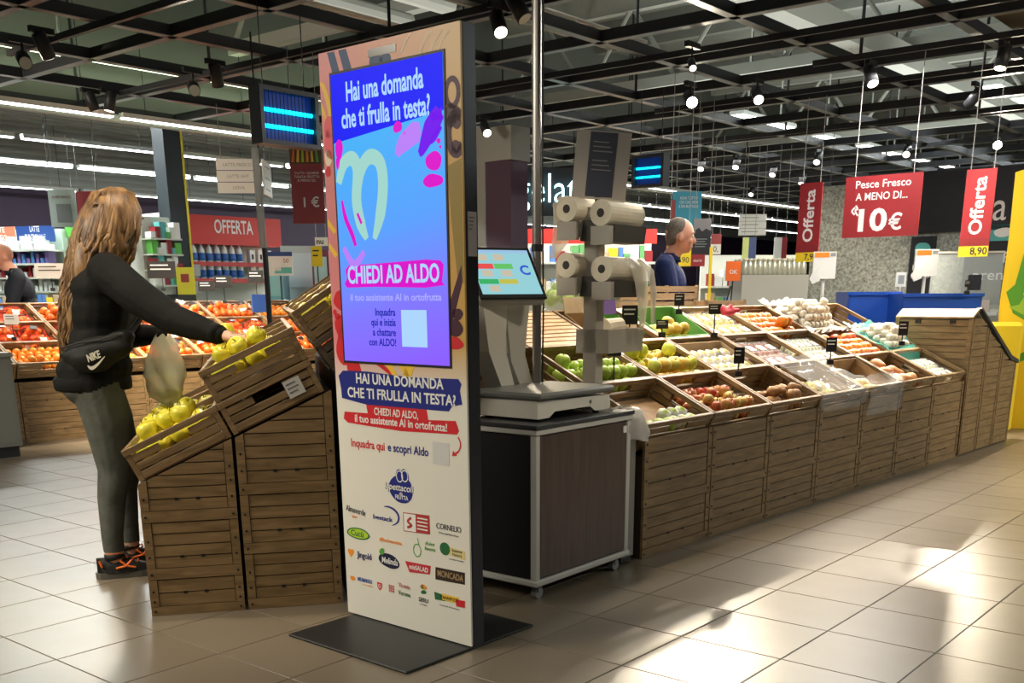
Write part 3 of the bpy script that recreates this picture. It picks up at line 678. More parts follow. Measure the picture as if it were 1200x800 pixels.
tp_ = tag(MB().box(.03, .57, .14, .37, .013, .045, M_of(RCR[-1, 0])).obj('tray_insert', slot_i), 'tan slotted tray insert in the nearly empty front crate', 'tray')
sleeved(M_of(RCR[-1, 0]), [(.36+.075*i, .06+.075*j, .088) for i in range(3) for j in range(2)], 'green apple in white foam net, front crate', 'netted green apples', .033, green_apple)
M = M_of(RCR[0, 2]); carton(M, .08, .40, .14, .38, .13, 'open brown carton of pears with lifted flaps', m=card)
carton(M, .36, .58, .02, .18, .09, 'small tan carton in front of the open pear carton', m=card_in)
carton(M, .42, .585, .20, .37, .12, 'green and purple printed carton flap', m=mat('green_card', (.16, .48, .08), .6), mi=mat('purple_card', (.14, .07, .25), .6))
M = M_of(RCR[1, 2]); gc = carton(M, .04, .55, .04, .37, .16, 'bright green fruit carton holding yellow apples', m=mat('green_card2', (.13, .40, .10), .6), mi=card_in, flap=False)
M = M_of(RCR[-2, 2]); carton(M, .10, .5, .05, .36, .16, 'open brown carton behind the weighing scale')
fill(M, .12, .48, .07, .34, .02, 'apple_green', 10, 'green apple in the carton behind the scale', 'apples in the carton behind the scale', layers=1, seed=30)
# upturned tray (slotted bottom facing up) in the upper row
slot_m = wood('tray_tan', (.50, .28, .13), (.66, .40, .20), .55, 3, (4, 4, 4))
p = RC(-1, 2); tr_ = thing('upturned_crate', 'upturned tan slotted crate showing its bottom, upper row', 'crate', p, RD, None, rx=TIL)
for k in range(9): MB().box(.01, CW-.03, .012+k*.042, .044+k*.042, CH-.012, CH).obj('slat', slot_m, tr_)
for k in range(8): MB().box(.012+k*.08, .032+k*.08, .012, .39, CH-.018, CH-.011).obj('cross_slat', slot_m, tr_)
for nm, a in (('long_side', (.0, CW-.02, 0, .011, 0, CH)), ('long_side', (.0, CW-.02, .389, .40, 0, CH)), ('short_side', (0, .011, .012, .388, 0, CH)), ('short_side', (CW-.031, CW-.02, .012, .388, 0, CH))): MB().box(*a).obj(nm, crate_m, tr_)
# loose bag of green apples lying behind it
p = W(668, 350, 6.35)
bg = thing('apple_bag', 'clear bag of green apples behind the upturned crate', 'bag', (p.x, p.y, p.z-.06))
for k in range(11): MB().sphere((random.uniform(-.13, .13), random.uniform(-.08, .08), .05+random.uniform(0, .08)), .038, 12, 8).obj('apple', green_apple, bg, True)
MB().sphere((0, 0, .06), .17, 14, 10, sc_=(1.1, .8, .75)).obj('film', film, bg, True)
# flat wooden crates stacked behind the top row
for k, (px, py, lab) in enumerate(((845, 346, 'flat wooden crate lying on top behind the yellow apples'), (838, 338, 'second flat wooden crate on top of the first behind'))):
    pass
q = PR+dR*(S0+CW*.9)+nR*1.22
fw = wood('raw_wood', (.46, .30, .16), (.62, .44, .26), .6, 3, (2, 2, 14))
bkt = thing('back_table', 'dark support table behind the upper row of right island', 'table', (PR+nR*1.18), RD)
MB().box(S0-CW*.6, S0+CW*5.9, 0.0, .31, 1.08, 1.11).obj('table_top', crate_dark, bkt)
for sx in (S0-CW*.55, S0+CW*2.9, S0+CW*5.8):
    for yy in (.03, .26): MB().box(sx, sx+.04, yy, yy+.04, 0, 1.08).obj('leg', crate_dark, bkt)
def flatcrate(loc, yaw, L, D, H, lab):
    o = thing('flat_crate', lab, 'crate', loc, yaw, 'flat wooden crates behind the top row')
    for k in range(2):
        for y in (0, D-.008): MB().box(0, L, y, y+.008, .01+k*H*.5, .01+k*H*.5+H*.4).obj('side_slat', fw, o)
        for x in (0, L-.008): MB().box(x, x+.008, .009, D-.009, .01+k*H*.5, .01+k*H*.5+H*.4).obj('end_slat', fw, o)
    for k in range(6): MB().box(.009, L-.009, .01+k*(D-.02)/6, .01+(k+.9)*(D-.02)/6, 0, .008).obj('bottom_slat', fw, o)
    for x in (0, L-.02):
        for y in (0, D-.02): MB().box(x, x+.02, y, y+.02, 0, H+.01).obj('corner_block', fw, o)
    return o
for s, z, lab in ((1.2, 1.11, 'flat raw wooden crate on the back table, nearest the man'), (1.24, 1.21, 'flat raw wooden crate on top of another on the back table'), (1.9, 1.11, 'flat raw wooden crate on the back table below the orange tag')):
    c = PR+dR*s+nR*1.20; flatcrate((c.x, c.y, z), RD, .55, .27, .09, lab)
# ---------------------------------------------------------------- closed end unit beyond the last column
EU = PR+dR*3.80
eu = thing('end_unit', 'tall closed wood-look end unit sloping down to the right', 'display unit', EU, RD)
prof = [(0, 0), (1.18, 0), (1.18, .66), (.98, .70), (.10, 1.10), (0, 1.05)]
MB().prism(prof, .012, .60, 'y').obj('unit_body', core_m, eu)
for k in range(5): # side planks facing the aisle, in three uprights
    pass
def clip_under(poly_x0, poly_x1, z0, z1):
    def zt(x): return 1.05+(x/.10)*.05 if x < .10 else 1.10-(x-.10)*(.40/.88) if x < .98 else .70
    pts = [(poly_x0, z0), (poly_x1, z0)]; zr, zl = min(z1, zt(poly_x1)-.012), min(z1, zt(poly_x0)-.012)
    if zl <= z0+.002 and zr <= z0+.002: return None
    pts += [(poly_x1, max(zr, z0)), (poly_x0, max(zl, z0))]; return pts
for x0, x1 in ((.0, .37), (.385, .76), (.775, 1.17)):
    for k in range(20):
        z0 = .01+k*.058
        for xa, xb in ((x0+.036, (x0+x1)/2), ((x0+x1)/2, x1-.036)):
            p = clip_under(xa, xb-.001, z0, z0+.054)
            if p and p[2][1]-p[1][1] + p[3][1]-p[0][1] > .01: MB().prism(p, -.001, .014, 'y').obj('plank', base_m, eu)
    for xa, xb in ((x0, x0+.033), (x1-.033, x1)):
        p = clip_under(xa, xb, .01, 2)
        if p: MB().prism(p, -.004, .014, 'y').obj('stile', base_m, eu)
for k in range(14): MB().box(-.014, .0, .03, .57, .36+k*.049, .36+k*.049+.045).obj('back_plank', base_m, eu)
MB().box(-.02, -.001, 0, .03, .0, 1.05).obj('back_stile', base_m, eu); MB().box(-.02, -.001, .57, .60, .0, 1.05).obj('back_stile', base_m, eu)
MB().prism([(-.022, 1.05), (-.022, 1.065), (.10, 1.125), (.12, 1.11)], .0, .60, 'y').obj('sloped_lid', crate_m, eu)
for y in (.15, .42): MB().box(-.03, -.016, y-.02, y+.02, 1.015, 1.04).obj('latch', bolt_m, eu)
edge = mat('dark_edge', (.03, .032, .035), .5)
MB().prism([(.11, 1.125), (.13, 1.135), (1.0, .735), (1.2, .69), (1.2, .66), (.99, .70)], -.012, .03, 'y').obj('edge_trim', edge, eu)
corn = mix2('corn_green', (.25, .36, .08), (.62, .55, .18), 12, .4, .6, .6)
for k in range(16):
    x = .25+.045*k; z = 1.10-(x-.10)*(.40/.88)+.035
    o = MB().lathe([(.004, -.09), (.022, -.06), (.026, 0), (.02, .06), (.004, .10)], 10, Matrix.Rotation(R(70), 4, 'Y')).obj('corn_cob', corn, None, True)
    o.location = EU+dR*x+nR*(.10+.06*(k % 2))+Vector((0, 0, z+.012*(k % 2))); o.rotation_euler = (0, 0, RD+random.uniform(-.5, .5)); tag(o, 'green husked corn cob on the slope of the end unit', 'corn', 'corn on the end unit')
# =================================================================== LEFT APPLE DISPLAY
LP = GZ(178, 722); LP.z = 0; LA = R(13.1)
uL = Vector((math.cos(LA), math.sin(LA), 0)); vL = Vector((-math.sin(LA), math.cos(LA), 0))
# crate local x runs away from the camera (vL), local y up the slope (uL mirrored): yaw so that x->vL is LA+90, y-> -uL ; use x -> -vL instead
def LC(s, z, v, layer=0, tilt=24.5, H=.135):
    """origin for crate whose near face lies at depth v; front(low) edge bottom at (s,z)"""
    p = LP+uL*s+vL*(v+.595); p.z = z; return p
def lcrate(s, z, v, lab, tilt=24.5, m=crate_m, H=.135, L=.595, D=.40):
    return crate(LC(s, z, v), LA-math.pi/2, R(tilt), lab, 'tilted crates of the left apple display', m, L, D, H)
A1 = lcrate(.012, .555, .0, 'tilted crate of yellow apples, lowest and nearest one, by the woman')
A1b = lcrate(.012, .555, .61, 'tilted crate of yellow apples, low row, second from the camera')
A1c = lcrate(.012, .555, 1.22, 'tilted crate of yellow apples, low row, third from the camera')
B1 = lcrate(.385, .725, .0, 'empty tilted crate under the yellow apple crate the woman reaches into')
t2 = R(24.5); up = Vector((0, 0, 0))
def stack_on(s, z, h=.138): return s-h*math.sin(t2), z+h*math.cos(t2)
s2, z2 = stack_on(.385, .725)
B2 = lcrate(s2, z2, .0, 'tilted crate of yellow apples the woman reaches into')
B1b = lcrate(.385, .725, .61, 'lower tilted crate behind the one the woman reaches into'); B2b = lcrate(s2, z2, .61, 'tilted crate of yellow apples behind the one she reaches into')
B2c = lcrate(s2, z2, 1.22, 'tilted apple crate farthest along the middle row')
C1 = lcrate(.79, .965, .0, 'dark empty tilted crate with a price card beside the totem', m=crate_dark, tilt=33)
t3 = R(33); s3, z3 = .79-.138*math.sin(t3), .965+.138*math.cos(t3)
C2 = lcrate(s3, z3, .0, 'dark upper tilted crate of yellow apples beside the totem', tilt=33, m=crate_m)
C2b = lcrate(s3, z3, .61, 'upper tilted crate of yellow apples with a paper price card', tilt=33); C2c = lcrate(s3, z3, 1.22, 'upper tilted crate of yellow apples farthest from the camera', tilt=33)
la = 'yellow apple'
def LF(o, n, lab, seed, layers=2, order='front', **k): return fill(M_of(o), k.get('x0', .016), k.get('x1', .58), k.get('y0', .016), k.get('y1', .384), .055, 'apple_yellow', n, lab, lab+' pile', layers=layers, seed=seed, stem=True, order=order)
LF(A1, 34, 'yellow apple in the lowest nearest crate', 31, 2)
LF(A1b, 28, 'yellow apple in the second low crate', 32, 2)
LF(A1c, 6, 'yellow apple in the third low crate', 33, 1)
LF(B2, 40, 'yellow apple in the crate under the reaching hand', 34, 3)
LF(B1, 5, 'yellow apple in the crate beneath the reached one', 38, 1)
LF(B2b, 18, 'yellow apple in the crate behind the reaching hand', 35, 2)
LF(B2c, 6, 'yellow apple in the farthest middle crate', 36, 2)
LF(C2, 18, 'yellow apple in the crate right beside the totem', 37, 2)
LF(C2b, 20, 'yellow apple in the crate with the paper card', 39, 2)
LF(C2c, 10, 'yellow apple in the farthest upper crate', 40, 2)
gl = 'base crates of the left apple display'
def lbase(s, z, w, h, lab, top=None, v=0.0, d=.59, planks=4):
    p = LP+uL*s+vL*v; return base_crate((p.x, p.y, z), LA, w, h, d, lab, gl, top=top, planks=planks)
lbase(0, 0, .374, .150, 'bottom base crate of the low left stack', None, planks=2)
lbase(0, .152, .374, .235, 'middle base crate of the low left stack')
lbase(0, .389, .374, .235, 'slanted top base crate of the low left stack', (.155, .325))
lbase(.386, 0, .392, .235, 'bottom base crate of the stack beside the totem')
lbase(.386, .237, .392, .245, 'middle base crate of the stack beside the totem')
lbase(.386, .484, .392, .245, 'slanted top base crate of the stack beside the totem', (.232, .41))
lr = thing('display_riser', 'dark support body behind the left apple base crates', 'riser', LP, LA)
MB().prism([(.012, 0), (.37, 0), (.37, .69), (.012, .535)], .60, 1.8, 'y').obj('low_body', crate_dark, lr)
MB().prism([(.39, 0), (.775, 0), (.775, .88), (.39, .705)], .60, 1.8, 'y').obj('middle_body', crate_dark, lr)
MB().prism([(.80, 0), (1.12, 0), (1.12, 1.15), (.80, .94)], .02, 1.8, 'y').obj('high_body', core_m, lr)
# price cards
cardw = mat('price_card', (.62, .60, .55), .5); inkm = mat('card_ink', (.15, .14, .14), .6); blackcard = mat('black_card', (.012, .012, .014), .5); chalk = mat('chalk_white', (.75, .75, .72), .6)
def price_card(M, w, h, lab, m=cardw, ink=inkm, name='price_card', lines=3, group='price cards'):
    o = thing(name, lab, 'price card', group=group); o.matrix_world = M
    MB().box(-w/2, w/2, 0, .004, 0, h).obj('card', m, o)
    for k in range(lines):
        MB().box(-w*.38, w*(.1+.25*random.random()), -.0012, 0, h*(.78-.24*k)-h*.035, h*(.78-.24*k)+h*.035).obj('printed_line', ink, o)
    return o
def on_side(o, x, z, w, h, lab, **k):   # on near end face of a left crate (local x = L)
    M = M_of(o) @ Matrix.Translation((.604, x, z)) @ Matrix.Rotation(math.pi/2, 4, 'Z'); return price_card(M, w, h, lab, **k)
on_side(C2, .22, .02, .10, .085, 'pale price card on the dark crate beside the totem')
on_side(B1, .30, .03, .07, .07, 'small pale card under the reached crate')
M = M_of(C2b) @ Matrix.Translation((.604, .10, .04)) @ Matrix.Rotation(math.pi/2, 4, 'Z'); price_card(M, .10, .07, 'white paper price card on the upper apple crate')

# =================================================================== ORANGE ISLAND (back left)
OD = R(47.0); dO = Vector((math.cos(OD), math.sin(OD), 0)); nO = Vector((-math.sin(OD), math.cos(OD), 0))
OP = Vector((-4.31, 9.2, 0)); OW = .61
def OC(j, i, front=.70):
    p = OP+dO*(OW*j)+nO*(.365*i+CH*math.sin(TIL)); p.z = front+.168*i-CH*math.cos(TIL); return p
okind = {0: ['orange', 'orange', 'blood', 'blood', 'blood', 'blood', 'orange'], 1: ['net', 'net', 'net', 'net', 'net', 'blood', 'orange'], 2: ['net', 'blood', 'net', 'blood', 'blood', 'orange', 'lemon']}
on = ['first', 'second', 'third', 'fourth', 'fifth', 'sixth', 'seventh']
netm = mat('red_net', (.75, .05, .03), .5); tagw = mat('tag_white', (.80, .80, .76), .5); tagb = mat('tag_black', (.02, .02, .03), .5)
OST = []
def netbag(M, lab, group, seed):
    rr = random.Random(seed); o = thing('orange_net', lab, 'net bag', group=group); o.matrix_world = M
    me = fruit_mesh('net_orange', prof_ball, .036, redor_m, 10)
    pts = [(-.07, -.04, .036), (.005, -.045, .036), (.078, -.035, .036), (-.035, .03, .036), (.042, .03, .038), (-.03, -.005, .092), (.038, -.008, .092)]
    for p in pts: put('orange', me, o, p)
    mb = MB()
    for k in range(7):
        t = math.pi*k/7; mb.path([(.125*math.cos(a)*1.0, .085*math.sin(a)*math.cos(t), .062+.072*math.sin(a)*math.sin(t)) for a in [2*math.pi*q/14 for q in range(15)]], .0016, 4)
    mb.obj('net', netm, o)
    MB().box(-.03, .03, -.03, .025, .134, .137, Matrix.Rotation(rr.uniform(-.5, .5), 4, 'X')).obj('paper_tag', tagw if rr.random() < .6 else tagb, o)
for i in range(3):
    for j in range(-1, 7):
        k_ = okind[i][max(j, 0)]
        nm = {'orange': 'loose oranges', 'blood': 'red oranges', 'net': 'netted oranges', 'lemon': 'lemons'}[k_]
        o = crate(OC(j, i), OD, TIL, 'crate of %s, %s from the left, %s of the orange island' % (nm, on[min(j+1, 6)] if j < 6 else 'last', ('front row', 'middle row', 'upper row')[i]), 'crates of the orange island', L=OW-.012)
        M = M_of(o); n = 60
        far = OST if (i == 2 and j > 0) or (i == 1 and j > 3) or j == 6 else None
        nm_ = '%s crate from the left' % on[min(j+1, 6)]
        if k_ == 'orange': fill(M, .02, .58, .02, .38, .05, 'orange', 38 if i == 0 else 46, 'loose orange in the front row, '+nm_, 'loose oranges in the '+nm_, layers=2, seed=50+i*9+j, stuff=far)
        elif k_ == 'lemon': fill(M, .02, .58, .02, .38, .014, 'lemon', 30, 'lemon at the far end of the orange island', 'lemons', layers=2, seed=50+j)
        elif k_ == 'blood': fill(M, .02, .58, .02, .38, .05, 'blood_orange', 46, 'red orange, %s row, %s' % (('front', 'middle', 'upper')[i], nm_), 'red oranges, %s row, %s' % (('front', 'middle', 'upper')[i], nm_), layers=3, seed=70+i*9+j, stuff=far)
        else:
            for a in range(2):
                for b in range(2): netbag(M @ Matrix.Translation((.16+.28*a, .11+.18*b, .02)) @ Matrix.Rotation(random.uniform(-.3, .3), 4, 'Z'), 'red net bag of oranges in the %s row, %s' % (('front', 'middle', 'upper')[i], nm_), 'net bags of oranges', i*50+j*5+a*2+b)
        if k_ == 'blood':   # paper leaf tags strewn between the oranges
            for q in range(4):
                p = M @ Vector((random.uniform(.06, .54), random.uniform(.05, .35), .014+.175)); e = MB().box(-.035, .035, -.022, .022, 0, .002, Matrix.Rotation(.2, 4, 'X')).obj('paper_tag', tagw if q % 3 else tagb)
                e.location = p; e.rotation_euler = (TIL, random.uniform(-.4, .4), OD+random.uniform(-1, 1)); tag(e, 'small printed paper tag lying among the red oranges', 'tag', 'paper tags on the oranges')
om = MB(); omats = [orange_m, redor_m]
for me_, T in OST:
    om.add([T @ v.co for v in me_.vertices], [tuple(p.vertices) for p in me_.polygons], 0 if me_.materials[0] is orange_m else 1)
oo = om.obj('oranges', omats, None, True); oo['kind'] = 'stuff'; tag(oo, 'heaped oranges in the far crates of the orange island', 'oranges')
orz = thing('display_riser', 'dark stepped riser under the orange island crates', 'riser', OP, OD)
yo = .075; zo = .70-CH*math.cos(TIL)+(yo-CH*math.sin(TIL))*TT-.004
MB().prism([(yo+.27, 0), (1.16, 0), (1.16, zo+(1.16-yo)*TT), (yo+.27, zo+.27*TT)], -OW, OW*7, 'x').obj('riser_body', crate_dark, orz)
for j in range(-1, 7):
    p = OP+dO*(OW*j)+nO*.04
    for z0, h, nm in ((0, .265, 'bottom'), (.267, .27, 'upper')):
        base_crate((p.x, p.y, z0), OD, OW-.006, h, .28, '%s base crate, %s stack from the left, under the oranges' % (nm, on[min(j+1, 6)] if j < 6 else 'last'), 'base crates of the orange island')
# grey counter end at far left edge
ya, yb2 = 523.0, 620.0
for _ in range(30):
    ym = (ya+yb2)/2
    if (GZ(30, ym)-OP).dot(nO) > -.74: ya = ym
    else: yb2 = ym
gp = GZ(30, ya); gp.z = 0; gcm = mat('counter_grey', (.20, .20, .18), .45, .2)
gcn = thing('steel_counter', 'grey metal counter cut by the left edge of the picture', 'counter', gp, OD)
MB().box(-1.2, 0, .02, .7, .09, .80).obj('cabinet_body', gcm, gcn); MB().box(-1.22, .012, .0, .72, .80, .835, bev=.004).obj('worktop', mat('counter_top', (.30, .30, .28), .35, .3), gcn); MB().box(-1.2, -.02, .05, .68, 0, .09).obj('plinth', black_plastic, gcn)
MB().box(-.6, -.02, .012, .02, .12, .77).obj('door', gcm, gcn)
# =================================================================== SCREEN TOTEM
KO = GZ(408, 720); KO.z = 0; KA = R(-40.8)
KW, KH, KT = .693, 2.08, .07
def kp(px, py):
    s, z, _ = INP(KO, KA, px, py); return s, z
kt = thing('screen_totem', 'tall advertising totem with a lit screen above a white printed panel', 'totem', KO, KA)
side = mat('totem_black', (.012, .012, .018), .35)
MB().box(0, KW, .008, KT, .012, KH, bev=.004).obj('totem_body', side, kt)
MB().box(.035, .69, -.33, .36, 0, .010, bev=.003).obj('base_plate', mat('base_plate_black', (.022, .022, .022), .45, .3, var=.15, vs=5), kt)
# printed front panel: pink to orange art above, white below
def panel_mat():
    m = bpy.data.materials.new('totem_print'); m.use_nodes = True; nt = m.node_tree; b = nt.nodes['Principled BSDF']; b.inputs['Roughness'].default_value = .35
    tc = nt.nodes.new('ShaderNodeTexCoord'); sp = nt.nodes.new('ShaderNodeSeparateXYZ'); nt.links.new(tc.outputs['Object'], sp.inputs[0])
    mrx = nt.nodes.new('ShaderNodeMapRange'); mrx.inputs['From Min'].default_value = .0; mrx.inputs['From Max'].default_value = .69; nt.links.new(sp.outputs['X'], mrx.inputs['Value'])
    cr = nt.nodes.new('ShaderNodeValToRGB'); e = cr.color_ramp.elements; e[0].color = (.72, .25, .27, 1); e[1].color = (.60, .37, .10, 1); e.new(.45).color = (.66, .27, .17, 1); nt.links.new(mrx.outputs[0], cr.inputs[0])
    mrz = nt.nodes.new('ShaderNodeMapRange'); mrz.inputs['From Min'].default_value = .90; mrz.inputs['From Max'].default_value = 1.10; nt.links.new(sp.outputs['Z'], mrz.inputs['Value'])
    mx = nt.nodes.new('ShaderNodeMix'); mx.data_type = 'RGBA'; nt.links.new(mrz.outputs[0], mx.inputs['Factor']); mx.inputs['A'].default_value = (.78, .76, .68, 1); nt.links.new(cr.outputs[0], mx.inputs['B']); nt.links.new(mx.outputs['Result'], b.inputs['Base Color'])
    return m
pn = MB().box(.002, KW-.002, 0, .008, .014, KH-.002).obj('printed_panel', panel_mat(), kt)
def C(name, col, rough=.45): return mat('ink_'+name, col, rough)
navy = C('navy', (.012, .022, .22)); red = C('red', (.62, .02, .03)); wht = C('white', (.82, .82, .78)); dblue = C('dusk', (.03, .07, .18)); plum = C('plum', (.06, .015, .035)); yl = C('yellow', (.85, .55, .06)); gold = C('gold', (.30, .21, .05)); pk = C('pink', (.80, .12, .16)); cream = C('cream', (.85, .68, .50)); grn = C('green', (.10, .36, .06)); dgrn = C('dark_green', (.02, .14, .05)); lime = C('lime', (.42, .62, .04)); orr = C('orange', (.85, .28, .02)); gry = C('grey', (.10, .10, .11)); brn = C('brown', (.035, .02, .012))
# abstract art strokes around the screen
def K(name, pts, m, y=-.0002, px=True): return flat(name, [kp(*p) for p in pts] if px else pts, y, m, pn)
K('art_stroke', [(383, 56), (391, 53), (399, 88), (391, 91)], dblue); K('art_stroke', [(396, 52), (405, 50), (413, 84), (404, 87)], dblue)
ribbon('art_stroke', [kp(*p) for p in ((375, 98), (379, 102), (384, 118), (388, 140), (390, 165))], [.008, .02, .02, .02, .01], -.0002, yl, pn)
ribbon('art_stroke', [kp(*p) for p in ((375, 120), (379, 130), (384, 150), (388, 168))], [.008, .014, .014, .01], -.0003, yl, pn)
for x, y, r1, r2, m in ((380, 150, .035, .035, pk), (383, 170, .03, .05, pk), (377, 186, .022, .03, cream), (379, 202, .016, .018, red), (389, 352, .05, .035, red), (393, 383, .06, .045, red), (396, 371, .018, .012, red), (391, 366, .012, .012, red), (398, 405, .06, .07, red), (533, 384, .05, .03, plum), (534, 402, .05, .022, red), (440, 72, .035, .022, dblue), (452, 70, .03, .022, dblue), (529, 135, .03, .035, plum), (537, 368, .03, .018, plum)):
    s, z = kp(x, y); s = min(max(s, r1*1.05+.006), KW-r1*1.05-.006)
    flat('art_blob', blob(s, z, r1*.9, r2, 0, int(x)), -.0004, m, pn)
s, z = kp(530, 108); ribbon('art_ring', arc(s, z, .028, .04, 0, 360, 18), .018, -.0004, plum, pn)
s, z = kp(537, 156); ribbon('art_ring', arc(s-.008, z, .036, .06, 40, 330, 16), .028, -.0004, plum, pn); 
for yy in (132, 142, 172): 
    s, z = kp(536, yy); flat('art_blob', blob(s-.005, z, .022, .022, 0, yy), -.0004, plum, pn)
s1, z1 = kp(523, 195); s2, z2_ = kp(542, 330)
flat('art_field', [(s1+.004, z1), (KW-.006, z1+.02), (KW-.006, z2_), (s1+.045, z2_-.02), (s1+.02, (z1+z2_)/2)], -.0003, gold, pn)
K('art_stroke', [(527, 355), (541, 310), (542, 330), (532, 372), (528, 376)], plum, -.0004)
for k in range(3): ribbon('art_stroke', [kp(*p) for p in ((383+k*2, 258+k*28), (387+k*2, 264+k*28), (393+k*1.5, 272+k*28))], .018, -.0003, yl, pn) if k < 2 else None
for x0 in (478, 500, 512, 520): ribbon('art_stroke', bez([(*kp(x0+6, 35), 0), (*kp(x0-2, 45), 0), (*kp(x0-8, 62), 0)], 8) and [(a, b) for a, b, _ in bez([(*kp(x0+6, 35), 0), (*kp(x0-2, 45), 0), (*kp(x0-8, 62), 0)], 8)], .007, -.0003, cream, pn)
K('art_stroke', [(406, 424), (421, 425), (425, 439), (408, 437)], red, -.0003); K('art_stroke', [(440, 426), (448, 426), (466, 441), (458, 440)], red, -.0003)
for a in (452, 466): K('art_stroke', [(a, 427), (a+8, 427.5), (a+14, 441), (a+9, 441)], yl, -.0004)
K('art_stroke', [(476, 428), (486, 429), (482, 441), (472, 440)], yl, -.0004)
# sensor notch
MB().box(.262, .40, -.0015, .001, 1.985+.045, 2.055).obj('sensor_window', mat('smoked', (.12, .10, .07), .15), kt)
# ---- the screen
SX0, SX1, SZ0, SZ1 = .066, .616, 1.022, 2.000
MB().box(SX0-.008, SX1+.008, -.003, .001, SZ0-.008, SZ1+.008).obj('screen_bezel', black_plastic, kt)
def screen_mat():
    m = bpy.data.materials.new('screen_glow'); m.use_nodes = True; nt = m.node_tree; b = nt.nodes['Principled BSDF']; b.inputs['Base Color'].default_value = (.01, .01, .02, 1); b.inputs['Roughness'].default_value = .3; b.inputs['Specular IOR Level'].default_value = .12
    tc = nt.nodes.new('ShaderNodeTexCoord'); sp = nt.nodes.new('ShaderNodeSeparateXYZ'); nt.links.new(tc.outputs['Object'], sp.inputs[0])
    ad = nt.nodes.new('ShaderNodeMath'); ad.operation = 'MULTIPLY_ADD'; ad.inputs[1].default_value = -.22; nt.links.new(sp.outputs['X'], ad.inputs[0]); nt.links.new(sp.outputs['Z'], ad.inputs[2])
    mr = nt.nodes.new('ShaderNodeMapRange'); mr.inputs['From Min'].default_value = .9; mr.inputs['From Max'].default_value = 1.72; nt.links.new(ad.outputs[0], mr.inputs['Value'])
    cr = nt.nodes.new('ShaderNodeValToRGB'); e = cr.color_ramp.elements; e[0].color = (.27, .11, 1.0, 1); e[1].color = (.06, .44, .95, 1); e.new(.30).color = (.22, .19, 1.0, 1); e.new(.62).color = (.10, .36, 1.0, 1)
    nt.links.new(mr.outputs[0], cr.inputs[0]); nt.links.new(cr.outputs[0], b.inputs['Emission Color']); b.inputs['Emission Strength'].default_value = .70
    return m
scn = MB().box(SX0, SX1, -.0036, -.003, SZ0, SZ1).obj('screen', screen_mat(), kt)
def E(name, col, s=.70): return mat('lit_'+name, (.005, .005, .005), .4, emit=col, es=s, spec=.08)
eblue = E('blue', (.008, .012, .92)); eww = E('pale', (.42, .68, 1.0)); emag = E('magenta', (.72, .005, .60)); epur = E('violet', (.17, .005, .85)); elim = E('lime', (.36, .68, .62)); epale = E('haze', (.26, .56, .95)); enavy = E('navy', (.01, .02, .42)); elav = E('lavender', (.40, .40, 1.0)); elil = E('lilac', (.50, .22, .95)); eteal = E('teal', (.08, .50, .75))
sy = -.0038
flat('screen_block', [(SX0, kp(396, 168)[1]), (SX1, kp(519, 129)[1]), (SX1, SZ1), (SX0, SZ1)], sy, eblue, scn)
text('Hai una domanda\nche ti frulla in testa?', .088, eww, scn, .335, kp(455, 116)[1], sy-.0006, name='screen_lettering', width=.44, bold=.022, line=.95)
# soft loops and splashes of the screen design (figure left out)
def S(name, pts, m, dy=0): return flat(name, [kp(*p) for p in pts], sy-dy, m, scn)
def rib(pts, w, m, dy=.0004): return ribbon('screen_stroke', [kp(*p) for p in pts], w, sy-dy, m, scn)
rib([(398, 215), (404, 192), (414, 186), (420, 200), (419, 235), (424, 262), (431, 280)], [.03, .045, .05, .05, .05, .05, .02], elim)
rib([(420, 230), (424, 200), (434, 184), (446, 190), (450, 215), (447, 250), (440, 280)], [.03, .045, .05, .05, .05, .05, .02], elim, .0006)
rib([(402, 235), (406, 255), (414, 275), (418, 288)], [.01, .02, .02, .015], emag, .0008); rib([(420, 250), (425, 262)], [.012, .012], emag, .0009)
rib([(404, 290), (416, 310), (428, 295)], [.02, .03, .02], elil, .0005)
rib([(466, 182), (474, 168), (488, 155), (494, 152)], [.02, .06, .07, .03], elil)
for x, y, rx, rz in ((467, 149, .022, .018), (514, 188, .04, .028), (515, 211, .045, .022), (394, 176, .02, .035), (475, 156, .006, .005), (515, 165, .010, .008), (517, 172, .006, .005), (394, 192, .012, .02)):
    s, z = kp(x, y); flat('screen_blob', blob(min(max(s, SX0+rx*1.2+.003), SX1-rx*1.2-.003), z, rx, rz, 0, int(x+y)), sy-.0004, emag, scn)
rib([(517, 130), (506, 150), (496, 175), (492, 180)], [.05, .07, .035, .02], epur); rib([(518, 148), (510, 162), (505, 168)], [.015, .02, .01], epur); 
S('screen_stroke', [(504, 134), (519, 126), (519, 140), (508, 142)], epur, .0004)
# button brush and lower texts
c0 = [kp(*p) for p in ((406, 316), (410, 311), (440, 309), (500, 304), (517, 305), (521, 310), (519, 330), (522, 334), (500, 337), (440, 336), (408, 337), (405, 333), (408, 326))]
flat('screen_brush', c0, sy-.0004, emag, scn)
a0 = kp(408, 322); a1 = kp(517, 321); text('CHIEDI AD ALDO', .085, eww, scn, (a0[0]+a1[0])/2, kp(462, 322)[1], sy-.0011, name='screen_lettering', width=.47, bold=.022)
m_ = kp(463, 348.5); text('il tuo assistente AI in ortofrutta', .034, elav, scn, m_[0], m_[1], sy-.0006, name='screen_lettering', width=.47, bold=.02)
x_, z_ = kp(465, 384); text('Inquadra\nqui e inizia\na chattare\ncon ALDO!', .036, enavy, scn, x_, z_, sy-.0006, name='screen_lettering', align='RIGHT', width=.145, bold=.02, line=.98)
q0 = kp(471, 363); q1 = kp(502, 407); flat('blank_code_panel', [(q0[0], q0[1]), (q1[0], q0[1]-.0), (q1[0], q1[1]), (q0[0], q1[1])], sy-.0004, eww, scn)
